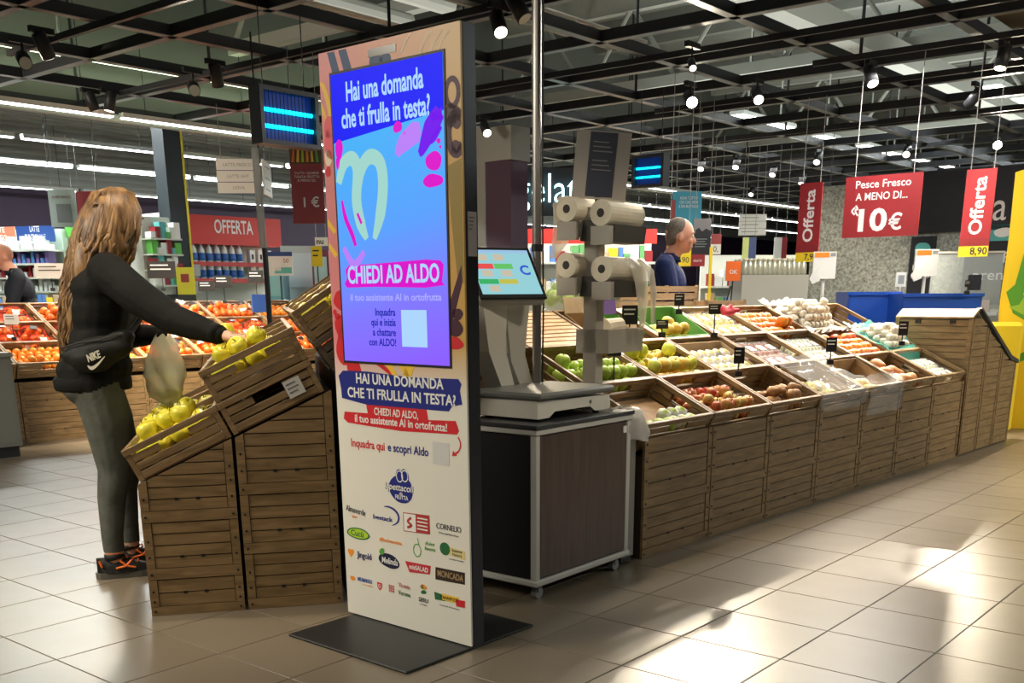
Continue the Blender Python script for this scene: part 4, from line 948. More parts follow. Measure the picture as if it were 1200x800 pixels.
# ---- lower print
yb = -.0006
bp_ = [kp(*p) for p in ((397, 440), (402, 434), (430, 435), (480, 442), (537, 444), (541, 450), (539, 458), (542, 474), (530, 476), (526, 482), (480, 478), (430, 474), (401, 466), (400, 455))]
flat('brush_banner', bp_, yb, navy, pn)
u0 = kp(468, 449); text('HAI UNA DOMANDA', .052, wht, pn, u0[0]-.005, u0[1]+.006, yb-.0006, width=.46, bold=.022)
u0 = kp(468, 464); text('CHE TI FRULLA IN TESTA?', .052, wht, pn, u0[0], u0[1]-.002, yb-.0006, width=.57, bold=.022)
rp_ = [kp(*p) for p in ((429, 473), (500, 480), (502, 492), (534, 493), (538, 505), (536, 509), (470, 505), (408, 495), (403, 490), (404, 482), (431, 484))]
flat('brush_banner', rp_, yb+.0003, red, pn)
u0 = kp(464, 484.5); text('CHIEDI AD ALDO,', .038, wht, pn, u0[0], u0[1], yb-.0005, width=.235, bold=.02)
u0 = kp(468, 495.5); text('il tuo assistente AI in ortofrutta!', .040, wht, pn, u0[0], u0[1], yb-.0005, width=.49, bold=.02)
u0 = kp(434, 522); text('Inquadra qui', .044, red, pn, kp(431, 521)[0], u0[1]+.002, yb, width=.19, bold=.02); u0 = kp(478, 527); text('e scopri Aldo', .044, navy, pn, u0[0], u0[1], yb, width=.215, bold=.02)
q0 = kp(507, 517); q1 = kp(527, 546); flat('blank_code_panel', [(q0[0], q0[1]), (q1[0], q0[1]), (q1[0], q1[1]), (q0[0], q1[1])], yb, C('palegrey', (.62, .62, .62)), pn)
ribbon('arrow_curve', [kp(*p) for p in ((537, 512), (540, 520), (538, 528), (533, 532))], .006, yb, red, pn); K('arrow_head', [(531, 528), (530, 534), (536, 534)], red, yb)
# round theatre emblem
s, z = kp(470, 573); em = flat('emblem', blob(s, z, .066, .052, .0, 5, .05), yb, navy, pn)
for dx, dz in ((-.004, .048), (.024, .052)):
    flat('mask', blob(s+dx, z+dz, .020, .026, .1, 9, .1), yb-.0004, navy, pn)
    ribbon('mask_outline', arc(s+dx, z+dz, .017, .021, 0, 360, 14), .004, yb-.0008, wht, pn)
text('Spettacoli', .036, wht, pn, s-.006, z+.005, yb-.0008, width=.15, bold=.01, shear=.2); text('Spettacoli', .038, gry, pn, s-.008, z+.0035, yb-.0004, width=.156, bold=.012, shear=.2)
text('alla', .014, wht, pn, s, z-.017, yb-.0008, bold=.01); text('FRUTTA', .022, wht, pn, s+.003, z-.032, yb-.0008, width=.07, bold=.02)
# sponsor logos
def LG(t, px, py, h, w, m, **k): x, z = kp(px, py); return text(t, h, m, pn, x, z, k.pop('y', yb-.0008), name='logo_lettering', width=w, **k)
LG('Almaverde', 417, 598, .034, .115, gry, bold=.01, rot=-.08); LG('bio', 416, 605, .014, .03, orr)
LG('bestack', 449, 607, .026, .11, navy, bold=.015, rot=-.0); x, z = kp(459, 605); ribbon('logo_swoosh', arc(x-.02, z, .06, .036, -70, 110, 14), [.002]+[.004+.006*math.sin(math.pi*i/13) for i in range(13)]+[.002], yb, navy, pn)
q0 = kp(472.5, 600); q1 = kp(504, 625); flat('logo_block', [(q0[0], kp(473, 600)[1]), (q1[0], kp(504, 604)[1]), (q1[0], kp(504, 626)[1]), (q0[0], kp(473, 622)[1])], yb, C('brick', (.42, .04, .04)), pn); xm = (q0[0]*.52+q1[0]*.48); flat('logo_inset', [(q0[0]+.004, kp(473, 601)[1]), (xm, kp(487, 603)[1]), (xm, kp(487, 623)[1]), (q0[0]+.004, kp(473, 621)[1])], yb-.0004, wht, pn)
x, z = kp(480, 612); ribbon('logo_mark', [(x-.012, z-.02), (x+.012, z-.01), (x-.008, z+.004), (x+.012, z+.02)], .010, yb-.0008, C('brick', (.4, .04, .04)), pn)
for k in range(4): xx, zz = kp(495.5, 608.5+k*4.2); flat('logo_bar', [(xx-.028, zz), (xx+.026, zz), (xx+.026, zz+.005), (xx-.028, zz+.005)], yb-.0006, wht, pn)
LG('CORNELIO', 526, 618.5, .030, .125, gry, bold=.005, space=.95); LG('il Nocciolo Piemontese', 526, 626, .011, .10, gry)
x, z = kp(420, 625); flat('logo_pill', blob(x, z, .066, .024, 0, 3, .06), yb, dgrn, pn); flat('logo_pill', blob(x, z, .058, .019, 0, 3, .06), yb-.0004, lime, pn); LG('Cucù', 419, 625, .032, .075, dgrn, bold=.02)
LG('#Bioclementina', 458, 634, .022, .125, orr, bold=.005)
x, z = kp(489, 641); ribbon('logo_outline', arc(x, z-.012, .020, .024, 60, 420, 16)+[(x+.004, z+.036)], .004, yb, grn, pn); LG('dolce\nbuona', 504, 640, .022, .055, grn, line=.9, shear=.2)
x, z = kp(522.5, 643); q1 = kp(545, 650); flat('logo_tile', [(x, z+.013), (q1[0], z+.005), (q1[0], z-.027), (x, z-.018)], yb, C('sand', (.75, .62, .25)), pn); flat('logo_disc', blob(x-.004, z, .026, .024, 0, 1, 0), yb-.0004, dgrn, pn); LG('Insieme\nNatura', 536, 648, .015, .05, gry, bold=.01); LG('prodotti scelti', 535, 656, .008, .07, gry)
x, z = kp(411.5, 647); flat('logo_heart', [(x+.018*math.sin(t)**3, z+.0012*(13*math.cos(t)-5*math.cos(2*t)-2*math.cos(3*t)-math.cos(4*t))) for t in [2*math.pi*i/24 for i in range(24)]][::-1], yb, orr, pn); LG('Jingold', 427, 651, .036, .085, C('slate', (.06, .06, .16)), bold=.015)
x, z = kp(456, 657); flat('logo_pill', blob(x, z, .058, .029, -.1, 3, .05), yb, C('ink', (.012, .015, .05)), pn); LG('Melinda', 457, 657.5, .034, .09, wht, bold=.015, shear=.15); flat('logo_leaf', blob(x-.038, z+.032, .016, .012, .5, 2), yb-.0006, grn, pn)
q = [kp(*p) for p in ((475, 657), (505, 663), (504, 673), (480, 670))]; flat('logo_banner', q, yb, C('crimson', (.55, .03, .05)), pn); LG('misSALAD', 491, 666, .026, .10, wht, bold=.02, rot=-.0)
q = [kp(*p) for p in ((510.5, 664), (545, 671), (545, 685), (510.5, 678.5))]; flat('logo_plate', q, yb, brn, pn); LG('MONCADA', 528, 674.7, .034, .13, C('tan', (.42, .30, .16)), bold=.01)
LG('MELAMANGIO', 428, 680, .022, .085, C('royal', (.05, .10, .38)), bold=.02); x, z = kp(413.5, 677); flat('logo_fruit', blob(x, z, .014, .010, 0, 4), yb, orr, pn); LG('frutta di stagione', 431, 685.5, .007, .06, orr)
x, z = kp(445, 686); flat('logo_shield', [(x-.014, z+.014), (x+.014, z+.012), (x+.012, z-.008), (x, z-.018), (x-.012, z-.008)], yb, red, pn); ribbon('logo_mark', arc(x, z-.001, .006, .007, 0, 360, 10), .003, yb-.0004, wht, pn)
for k in range(9): xx, zz = kp(459, 690); flat('logo_grape', blob(xx+((k % 3)-1)*.011, zz+.012-(k//3)*.010, .005, .005, 0, k), yb, C('grape', (.55, .16, .16)), pn)
LG('Vicente', 474, 686.5, .026, .062, C('grape', (.55, .16, .16)), bold=.005); LG('Verona', 474, 695.5, .026, .068, dgrn, bold=.005)
x, z = kp(496.5, 690); 
for k in range(5): t = R(30+30*k); flat('logo_petal', blob(x+.011*math.cos(t), z+.010*math.sin(t), .009, .005, t, k), yb, (orr, yl, orr, red, grn)[k], pn)
flat('logo_leaf', blob(x, z-.012, .014, .008, .2, 3), yb, dgrn, pn); LG('SEEU', 496.5, 703, .022, .05, gry, bold=.02); LG('ortofrutta', 496, 708, .007, .04, gry)
q = [kp(*p) for p in ((509, 693), (521, 697), (522, 704), (510, 702))]; flat('logo_ribbon', q, yb, dgrn, pn); q = [kp(*p) for p in ((518, 695), (538, 700), (538, 708), (518, 702))]; flat('logo_ribbon', q, yb-.0003, yl, pn); q = [kp(*p) for p in ((534, 702), (545, 704), (545, 712), (535, 710))]; flat('logo_ribbon', q, yb-.0005, red, pn)
LG('ITALIANFOOD', 527, 701.5, .018, .09, brn, bold=.02); LG('la tua isola di freschezza', 527, 711, .008, .10, gry)
# notice glued on the black side edge
nt_ = MB().box(KW, KW+.0012, .018, .060, 1.38, 1.52).obj('side_notice', mat('notice_paper', (.40, .38, .38), .6), kt)
for k in range(4): MB().box(KW+.0012, KW+.0018, .022, .05-.004*k, 1.50-.012*k, 1.504-.012*k).obj('printed_line', inkm, nt_)

# keep the print inside the panel and the picture inside the screen
def clampall(par, x0, x1, z0, z1):
    for c in par.children:
        lx, lz = c.location.x, c.location.z
        for v in c.data.vertices: v.co.x = min(max(v.co.x+lx, x0), x1)-lx; v.co.z = min(max(v.co.z+lz, z0), z1)-lz
clampall(pn, .004, KW-.004, .02, KH-.006); clampall(scn, SX0, SX1, SZ0, SZ1)
# =================================================================== SCALE CART, SCALE, BAG DISPENSER, BIN
CA = R(51.0); CF = GZ(628, 706); CF.z = 0
ct = thing('scale_cart', 'wheeled cabinet with white edges, dark wood side and black front under the scale', 'cabinet', CF, CA)
CLn, CDp, CT = .715, .50, .735
cwood = wood('cart_walnut', (.045, .022, .014), (.085, .045, .028), .4, 2.5, (14, 14, 1.2), .1)
alum = mat('white_edge', (.55, .54, .50), .4); blk = mat('cart_black', (.006, .006, .008), .5); topm = mat('cart_top', (.035, .036, .04), .35, var=.2, vs=10)
MB().box(.012, CLn-.012, .012, CDp-.012, .085, CT-.03).obj('cabinet_body', blk, ct)
MB().box(.035, CLn-.030, .004, .013, .10, CT-.035).obj('side_panel', cwood, ct)
MB().box(.004, .013, .035, CDp-.03, .10, CT-.035).obj('front_panel', blk, ct)
for x, y in ((0, 0), (CLn-.03, 0), (0, CDp-.03), (CLn-.03, CDp-.03)): MB().box(x, x+.03, y, y+.03, .075, CT-.03, bev=.003).obj('corner_profile', alum, ct)
MB().box(-.008, CLn+.008, -.008, CDp+.008, .065, .092, bev=.006).obj('bottom_frame', alum, ct)
MB().box(-.006, CLn+.006, -.006, CDp+.006, CT-.03, CT-.006, bev=.003).obj('top_frame', alum, ct); MB().box(-.012, CLn+.012, -.012, CDp+.012, CT-.006, CT+.012, bev=.003).obj('worktop', topm, ct)
MB().box(CLn-.062, CLn-.038, -.001, .004, CT-.085, CT-.055).obj('inventory_sticker', wht, ct)
cast = mat('castor_grey', (.25, .25, .24), .4)
for x, y in ((.06, .04), (CLn-.06, .04), (.06, CDp-.05), (CLn-.06, CDp-.05)):
    w_ = MB().tube((x, y-.012, .027), (x, y+.012, .027), .027, n=16).obj('castor_wheel', cast, ct, False); MB().box(x-.012, x+.012, y-.017, y+.017, .03, .066).obj('castor_fork', cast, w_)
TOP = CT+.012
def cl(x, y, z=0): return CF+Vector((math.cos(CA), math.sin(CA), 0))*x+Vector((-math.sin(CA), math.cos(CA), 0))*y+Vector((0, 0, z))
# ---- weighing scale
sgrey = mat('scale_grey', (.56, .54, .48), .4); sg2 = mat('scale_plate', (.20, .20, .19), .35, .3); sl_ = mat('scale_light', (.72, .69, .60), .4)
ws = thing('weighing_scale', 'grey self-service weighing scale with a tilted touch screen on the cart', 'scale', cl(.07, .06, TOP), CA)
MB().prism([(.02, .012), (.10, .012), (.14, .035), (.40, .035), (.44, .012), (.55, .012), (.56, .03), (.55, .075), (.02, .085)], .0, .34, 'y').obj('scale_base', sl_, ws)
MB().box(.005, .57, -.02, .36, .088, .118, bev=.01).obj('weighing_plate', sg2, ws)
MB().tube((.40, -.004, .055), (.40, .0, .055), .008, n=10).obj('level_button', sg2, ws)
for x in (.06, .50):
    for y in (.04, .30): MB().tube((x, y, 0), (x, y, .014), .016, n=10).obj('foot', black_plastic, ws)
# column: two legs rising and widening to the head; runs up behind the plate (local y+)
yc = .36
def P3(pts, y0, y1, nm, m): return MB().prism(pts, y0, y1, 'y').obj(nm, m, ws)
P3([(.27, .03), (.35, .03), (.255, .27), (.27, .50), (.10, .50), (.14, .27)], yc, yc+.10, 'column_leg', sl_)
P3([(.41, .03), (.49, .03), (.40, .25), (.44, .50), (.26, .50), (.30, .22)], yc+.005, yc+.11, 'column_leg', sgrey)
P3([(.16, .28), (.38, .24), (.44, .50), (.12, .52)], yc+.02, yc+.12, 'column_back', sgrey)
# tilted head with touch screen
hd = thing('head', '', ''); del hd['label']; del hd['category']; hd.name = 'display_head'; hd.parent = ws
tl = Matrix.Translation((.08, yc-.03, .49)) @ Matrix.Rotation(R(-22), 4, 'Z') @ Matrix.Rotation(R(-38), 4, 'X')
hd.matrix_local = tl
MB().box(-.02, .31, .004, .05, .0, .275, bev=.008).obj('housing', sgrey, hd)
MB().box(-.02, .31, -.006, .004, .0, .275, bev=.003).obj('screen_frame', black_plastic, hd)
ss = MB().box(-.003, .293, -.0075, -.006, .022, .256).obj('touch_screen', mat('touch_lit', (.01, .01, .01), .2, emit=(.22, .46, .50), es=.95), hd)
def TS(x0, x1, z0, z1, col): MB().box(x0, x1, -.0085, -.0075, z0, z1).obj('screen_tile', mat('lit_t%.2f%.2f%.2f' % col, (.01, .01, .01), .3, emit=col, es=.9), ss)
TS(.0, .095, .155, .182, (.62, .06, .06)); TS(.10, .19, .155, .182, (.10, .42, .10)); TS(.0, .095, .075, .10, (.03, .34, .10)); TS(.10, .19, .075, .10, (.42, .40, .06)); TS(-.003, .293, .238, .256, (.25, .42, .60))
for x, z in ((.03, .20), (.11, .20), (.03, .115), (.125, .115), (.04, .035)): TS(x, x+.05, z, z+.032, (.45, .40, .30))
text('C', .07, mat('lit_royal', (.01, .01, .01), .3, emit=(.02, .08, .5), es=.9), ss, .245, .145, -.0085, name='screen_logo', bold=.03)
# receipt printer behind the head
P3([(.30, .50), (.42, .46), (.42, .54), (.34, .63)], yc+.04, yc+.20, 'printer', sl_)
MB().tube((.37, yc+.06, .60), (.37, yc+.19, .60), .035, n=14).obj('paper_roll', wht, ws)
# ---- power pole at the back of the cart
pole_m = mat('pole_steel', (.34, .32, .30), .3, .8)
pp = cl(.24, CDp+.24); 
pq = W(629, 430, pp.y+.0); pl = thing('power_pole', 'slim steel pole rising from behind the scale to the ceiling grid', 'pole', (pq.x, pp.y, 0))
MB().tube((0, 0, 0), (0, 0, GZc), .020, n=14).obj('pole_tube', pole_m, pl, False); MB().tube((0, 0, 0), (0, 0, .012), .05, n=16).obj('floor_flange', pole_m, pl)
MB().path([(.024, -.01, .75), (.03, -.012, 1.2), (.024, -.01, 1.7), (.027, -.012, 2.4), (.024, -.01, 3.1)], .004, 5).obj('cable', black_plastic, pl); MB().tube((0, 0, 1.44), (0, 0, 1.47), .024, n=14).obj('cable_tie', black_plastic, pl)
# ---- bag roll dispenser
dg = mat('dispenser_grey', (.42, .39, .34), .5); dgd = mat('dispenser_dark', (.06, .055, .05), .5); rollm = mat('bag_roll', (.80, .73, .58), .55, var=.06, vs=25); corem = mat('roll_core', (.03, .025, .02), .6)
dp = W(694, 470, 5.06); ds = thing('bag_dispenser', 'grey post stand holding four rolls of produce bags and a tray', 'dispenser', (dp.x, dp.y, 0), R(-35))
MB().box(-.035, .035, -.035, .035, 0, 1.64).obj('post', dg, ds); MB().box(-.05, .05, -.05, .05, 0, .012).obj('foot_plate', dg, ds)
tb_ = MB().box(-.07, .10, -.03, .30, .985, .99).obj('tray', dg, ds)
for a in ((-.07, .10, -.035, -.03, .985, 1.095), (-.07, .10, .30, .305, .985, 1.095), (-.075, -.07, -.035, .305, .985, 1.095), (.10, .105, -.035, .305, .985, 1.095)): MB().box(*a).obj('tray_wall', dg, tb_)
MB().tube((-.0, .12, 1.09), (.04, .2, 1.10), .05, .045, n=12).obj('spare_bags', rollm, tb_)
for xc, zz in ((-.075, 1.63), (.105, 1.605), (-.075, 1.385), (.115, 1.365)):
    y0, y1 = -.13, .19; r = .056
    ro_ = MB().tube((xc, y0, zz), (xc, y1, zz), r, n=22).obj('bag_roll', rollm, ds)
    MB().tube((xc, y0-.001, zz), (xc, y0+.003, zz), .019, n=14).obj('roll_core', corem, ro_)
    cr_ = MB().prism([(xc-.06, zz-.05), (xc-.05, zz-.125), (xc+.05, zz-.125), (xc+.06, zz-.05), (xc+.052, zz-.05), (xc+.044, zz-.118), (xc-.044, zz-.118), (xc-.052, zz-.05)], y0+.03, y1+.01, 'y').obj('cradle', dgd if xc > 0 else dg, ds); MB().box(xc-.05, xc+.05, y0-.0, y0+.03, zz-.135, zz-.055).obj('tear_plate', dg, cr_)
for z in (1.385, 1.63): MB().box(-.03, .06, -.08, .03, z-.14, z-.05).obj('bracket', dgd, ds)
# loose film tail hanging from the upper left roll and right lower roll
filmw = mat('bag_film', (.82, .78, .66), .35, alpha=.5)
def tail(pts, w, nm='bag_tail'):
    vs = []; 
    for i, (x, y, z) in enumerate(pts): ww = w[i]; vs += [(x, y-ww/2, z), (x+.012*math.sin(i*2.), y, z+.004), (x, y+ww/2, z)]
    fs = []
    for i in range(len(pts)-1): a = i*3; fs += [(a, a+1, a+4, a+3), (a+1, a+2, a+5, a+4)]
    o = MB().add(vs, fs).obj(nm, filmw, ds, True); md = o.modifiers.new('s', 'SOLIDIFY'); md.thickness = .004; return o
tail([(-.10, .0, 1.685), (-.135, .0, 1.655), (-.145, .0, 1.60), (-.16, -.02, 1.53), (-.185, -.04, 1.46), (-.20, -.05, 1.42)], [.30, .30, .26, .18, .09, .05])
tail([(.14, .10, 1.415), (.175, .10, 1.37), (.185, .12, 1.30), (.19, .13, 1.22), (.185, .14, 1.12), (.18, .14, 1.09)], [.14, .14, .12, .10, .05, .04]); tail([(.15, .17, 1.41), (.20, .18, 1.36), (.21, .20, 1.26), (.21, .2, 1.12)], [.06, .06, .06, .03])
tail([(-.10, .02, 1.43), (-.135, .02, 1.38), (-.15, 0, 1.31), (-.155, 0, 1.27)], [.28, .28, .2, .1])
# notice board on top
nb = thing('notice_board', 'grey board with a dark printed notice above the bag rolls', 'sign', (dp.x+.01, dp.y, 1.64), R(-4)); nbm = mat('board_grey', (.36, .33, .30), .5)
bd = MB().box(-.125, .125, -.006, .004, .035, .33, Matrix.Rotation(R(-6), 4, 'X') @ Matrix.Rotation(R(5), 4, 'Y')).obj('board', nbm, nb)
nk = MB().box(-.062, .062, -.008, -.006, .045, .325, Matrix.Rotation(R(-6), 4, 'X') @ Matrix.Rotation(R(5), 4, 'Y')).obj('notice_sheet', mat('notice_navy', (.03, .035, .06), .5), nb)
for k in range(6): MB().box(-.045, .045-.01*(k % 3), -.009, -.008, .16+.02*k+(.02 if k > 2 else 0), .164+.02*k+(.02 if k > 2 else 0), Matrix.Rotation(R(-6), 4, 'X') @ Matrix.Rotation(R(5), 4, 'Y')).obj('printed_line', mat('notice_line', (.22, .22, .24), .5), nk)
MB().box(-.012, .012, -.0015, .0015, 0, .06).obj('bracket', dgd, nb)
# ---- grey waste bin with a clear liner between cart and island
bn = thing('waste_bin', 'tall grey metal bin with a clear liner beside the cart', 'bin', cl(CLn+.02, .045), CA)
bm_ = mat('bin_grey', (.22, .21, .19), .4, .4)
MB().box(.0, .10, .0, .30, .035, .70, bev=.004).obj('bin_body', bm_, bn); MB().box(.005, .095, .01, .29, .012, .035).obj('plinth', black_plastic, bn)
for y in (.03, .27): MB().tube((.03, y, .012), (.07, y, .012), .012, n=10).obj('castor_wheel', black_plastic, bn)
lin = MB(); N = 18
for k, (z, r) in enumerate(((.745, .055), (.74, .085), (.70, .10), (.64, .105), (.60, .095))):
    for a in range(N): t = 2*math.pi*a/N; rr = r*(1+.12*math.sin(3*t+k)+.06*math.sin(7*t+2*k)); lin.v.append((.055+rr*math.cos(t)*1.0, .03+rr*math.sin(t)*1.0, z+.012*math.sin(2*t)))
for k in range(4):
    for a in range(N): lin.f.append((k*N+a, k*N+(a+1) % N, (k+1)*N+(a+1) % N, (k+1)*N+a)); lin.mi.append(0)
lin.obj('bag_liner', mat('liner_film', (.75, .74, .70), .3, alpha=.6), bn, True)
# =================================================================== PEOPLE
def remesh(mb, voxel, smooth_it=4, mats=None, pick=None, name='body'):
    me = mb.mesh('tmp'); o = bpy.data.objects.new('tmp', me); COL.objects.link(o)
    r = o.modifiers.new('r', 'REMESH'); r.mode = 'VOXEL'; r.voxel_size = voxel
    s = o.modifiers.new('s', 'SMOOTH'); s.iterations = smooth_it; s.factor = .5
    bpy.context.view_layer.update(); dg_ = bpy.context.evaluated_depsgraph_get()
    out = bpy.data.meshes.new_from_object(o.evaluated_get(dg_)); bpy.data.objects.remove(o); bpy.data.meshes.remove(me)
    out.name = name; out.materials.clear()
    for m in mats or []: out.materials.append(m)
    if pick: out.polygons.foreach_set('material_index', [pick(p.center) for p in out.polygons])
    out.shade_smooth(); return out
def limb(mb, pts):
    """pts: (position, radius) chain of tapered capsules"""
    for i in range(len(pts)-1): mb.tube(pts[i][0], pts[i+1][0], pts[i][1], pts[i+1][1], n=14)
    for p, r in pts: mb.sphere(p, r, 14, 10)
def ell(mb, c, r, M=None): mb.sphere(c, 1.0, 18, 12, sc_=r, M=M)
skin = mat('skin', (.62, .36, .25), .5, sub=.15); skin2 = mat('skin_ruddy', (.60, .31, .22), .5, sub=.15)
def hand(parent, wrist, direc, palm_n, side=1, curl=.5, s=1.0, m=skin):
    """five-fingered hand: wrist point, finger direction, palm normal"""
    d = Vector(direc).normalized(); n_ = (Vector(palm_n)-d*Vector(palm_n).dot(d)).normalized(); a = d.cross(n_)*side
    w = Vector(wrist); mb = MB()
    limb(mb, [(w, .022*s), (w+d*.03*s, .024*s)])
    for k in (-1, -.35, .35, 1): limb(mb, [(w+d*.02*s+a*k*.014*s, .015*s), (w+d*.085*s+a*k*.028*s, .012*s)])
    for k, L in ((-1, .055), (-.35, .068), (.35, .073), (1, .066)):
        b = w+d*.085*s+a*k*.028*s; p1 = b+(d*math.cos(curl*.5)+n_*math.sin(curl*.5))*L*.45*s; p2 = p1+(d*math.cos(curl*1.3)+n_*math.sin(curl*1.3))*L*.33*s; p3 = p2+(d*math.cos(curl*2)+n_*math.sin(curl*2))*L*.25*s
        limb(mb, [(b, .0105*s), (p1, .0095*s), (p2, .0088*s), (p3, .0075*s)])
    b = w+d*.03*s+a*.026*s; p1 = b+(d*.7+a*.6+n_*.3).normalized()*.04*s; p2 = p1+(d*.9+a*.2+n_*.4).normalized()*.032*s
    limb(mb, [(b, .013*s), (p1, .0105*s), (p2, .0085*s)])
    return put('hand', remesh(mb, .0045, 2, [m], None, 'hand'), parent)
def head_parts(mb, c, R3, s=1.0, nose=True):
    """head oriented by R3 (4x4): local x forward, z up"""
    T = lambda v: Vector(c)+(R3 @ Vector(v))*s
    ell(mb, T((0, 0, .02)), (.098*s, .076*s, .105*s), R3); ell(mb, T((.025, 0, -.045)), (.070*s, .060*s, .075*s), R3)
    ell(mb, T((.062, 0, -.092)), (.026*s, .030*s, .022*s), R3)
    ell(mb, T((-.03, 0, .01)), (.085*s, .074*s, .09*s), R3)
    if nose: limb(mb, [(T((.092, 0, .005)), .011*s), (T((.112, 0, -.028)), .015*s)])
    for y in (-1, 1):
        ell(mb, T((-.005, y*.079, -.018)), (.018*s, .009*s, .032*s), R3); ell(mb, T((.083, y*.03, .028)), (.016*s, .024*s, .010*s), R3); ell(mb, T((.068, y*.040, -.03)), (.022*s, .020*s, .022*s), R3)
    ell(mb, T((.09, 0, -.062)), (.012*s, .024*s, .006*s), R3); ell(mb, T((.088, 0, -.072)), (.012*s, .021*s, .007*s), R3)
    return T
def face_children(par, T, R3, s=1.0, brow=(.08, .06, .05)):
    ew = mat('eye_white', (.8, .78, .74), .2); ei = mat('eye_iris', (.03, .02, .015), .2); lip = mat('lip', (.42, .16, .13), .5); bm = mat('brow%.2f' % brow[0], brow, .8)
    for y in (-1, 1):
        MB().sphere(T((.086, y*.031, .008)), .0115*s, 10, 8).obj('eye', ew, par, True); MB().sphere(T((.0935, y*.032, .008)), .0065*s, 8, 6).obj('iris', ei, par, True)
        MB().path([T((.099, y*.014, .030)), T((.101, y*.03, .036)), T((.088, y*.05, .030))], [.003*s, .0045*s, .002*s], 6).obj('eyebrow', bm, par)
    MB().path([T((.089, -.022, -.067)), T((.1015, 0, -.066)), T((.089, .022, -.067))], .0022*s, 6).obj('mouth', lip, par)
# ---------------------------------------------------------------- woman reaching for apples
WP = Vector((-1.875, 4.735, 0)); WA = R(26)
wm = thing('person', 'woman with long light brown hair in black jacket and grey jeans reaching for apples', 'person', WP, WA)
def wl(p): # world -> local
    q = Vector(p)-WP; c, s_ = math.cos(-WA), math.sin(-WA); return Vector((q.x*c-q.y*s_, q.x*s_+q.y*c, q.z))
HT = wl(W(274, 395, 4.40)); WR = wl(W(256, 392, 4.42)); EL = wl(W(203, 374, 4.50))
LH = wl(W(186, 392, 4.90))
def LN(p): return Vector((p[0]+.12*max(0, p[2]-.88)/.7, p[1], p[2]))
def UL(p): return Vector((p[0]-.12*max(0, p[2]-.88)/.7, p[1], p[2]))
EL, WR, LH = UL(EL), UL(WR), UL(LH)
jeans = mat('jeans_grey', (.10, .104, .088), .85, spec=.15, var=.25, vs=9, bump=1.0, bs=11); jacket = mat('jacket_black', (.008, .008, .007), .8, spec=.2, var=.3, vs=6, bump=1.0, bs=10)
mb = MB()
for y, kx, ax in ((-.085, .015, -.015), (.095, .085, .075)):
    limb(mb, [((-.01, y, .90), .112), ((.01+kx*.5, y, .72), .100), ((kx+.012, y, .50), .072), ((kx-.012, y, .38), .064), ((ax, y, .20), .050), ((ax, y, .135), .048), ((ax, y, .07), .036)])
ell(mb, (-.045, -.06, .90), (.115, .11, .115)); ell(mb, (-.045, .06, .90), (.115, .11, .115)); ell(mb, (.0, 0, .98), (.125, .165, .12))
ell(mb, (.0, 0, 1.06), (.142, .172, .19)); ell(mb, (.0, 0, 1.22), (.148, .18, .21)); ell(mb, (-.01, 0, .95), (.165, .19, .10)); ell(mb, (-.01, 0, 1.30), (.14, .185, .13))
limb(mb, [((-.01, -.15, 1.375), .07), ((-.01, .15, 1.375), .07)]); limb(mb, [((-.005, 0, 1.40), .062), ((.02, 0, 1.50), .05)])
SH = Vector((.01, -.17, 1.355))
limb(mb, [(SH, .078), (SH.lerp(EL, .5)+Vector((0, 0, -.01)), .072), (EL, .062), (EL.lerp(WR, .5), .054), (WR, .040)])
LE = Vector((.16, .23, 1.08)); limb(mb, [((.0, .17, 1.355), .076), (LE, .06), (LH, .042)])
Rh = Matrix.Rotation(R(22), 4, 'Z') @ Matrix.Rotation(R(10), 4, 'Y'); T = head_parts(mb, (.045, 0, 1.575), Rh, 1.0)
def pickw(c):
    if c.z > 1.455: return 0
    if c.z > .875+.02*math.sin(c.x*20): return 1
    return 2 if c.z > .125 else 0
mb.v = [tuple(LN(v)) for v in mb.v]; T0 = T; T = lambda v: LN(T0(v)); EL, WR, LH = LN(EL), LN(WR), LN(LH)
bd_ = put('body', remesh(mb, .0075, 6, [skin, jacket, jeans], pickw), wm); face_children(wm, T, Rh)
hand(wm, WR+(HT-WR)*.3, (HT-WR), (.2, .1, -1), 1, .55)
hand(wm, LH, (.25, -.1, -.9), (.3, -.6, 0), -1, 1.0)
# jacket cuff, hem band and collar
MB().tube(EL.lerp(WR, .86), EL.lerp(WR, 1.02), .044, .043, n=16).obj('cuff', jacket, wm, True)
hm_ = MB(); hv = [(.160, .0), (.166, .01), (.167, .05), (.158, .06)]
hm_.lathe(hv, 28, Matrix.Translation((-.012, 0, .858)) @ Matrix.Diagonal((1.0, 1.12, 1, 1))); hm_.obj('jacket_hem', jacket, wm, True)
# hair: volume plus waving locks
hair_m = mix2('hair_brown', (.085, .042, .017), (.34, .19, .075), 9, .38, .66, .45)
def hairm():
    m = hair_m; nt = m.node_tree; tc = [n for n in nt.nodes if n.type == 'TEX_COORD'][0]; no = [n for n in nt.nodes if n.type == 'TEX_NOISE'][0]
    mp = nt.nodes.new('ShaderNodeMapping'); mp.inputs['Scale'].default_value = (5, 5, .7); nt.links.new(tc.outputs['Object'], mp.inputs[0]); nt.links.new(mp.outputs[0], no.inputs['Vector']); return m
hairm()
hb = MB(); ell(hb, (.02, 0, 1.605), (.115, .098, .115), Rh); ell(hb, (-.035, 0, 1.52), (.09, .105, .15)); ell(hb, (-.085, 0, 1.38), (.065, .115, .17)); ell(hb, (-.105, -.01, 1.22), (.05, .085, .16)); ell(hb, (.02, -.075, 1.50), (.065, .045, .15)); ell(hb, (.02, .075, 1.50), (.065, .045, .15))
hb.v = [tuple(LN(v)) for v in hb.v]; put('hair', remesh(hb, .010, 5, [hair_m], None, 'hair'), wm)
lk = MB(); rr = random.Random(3)
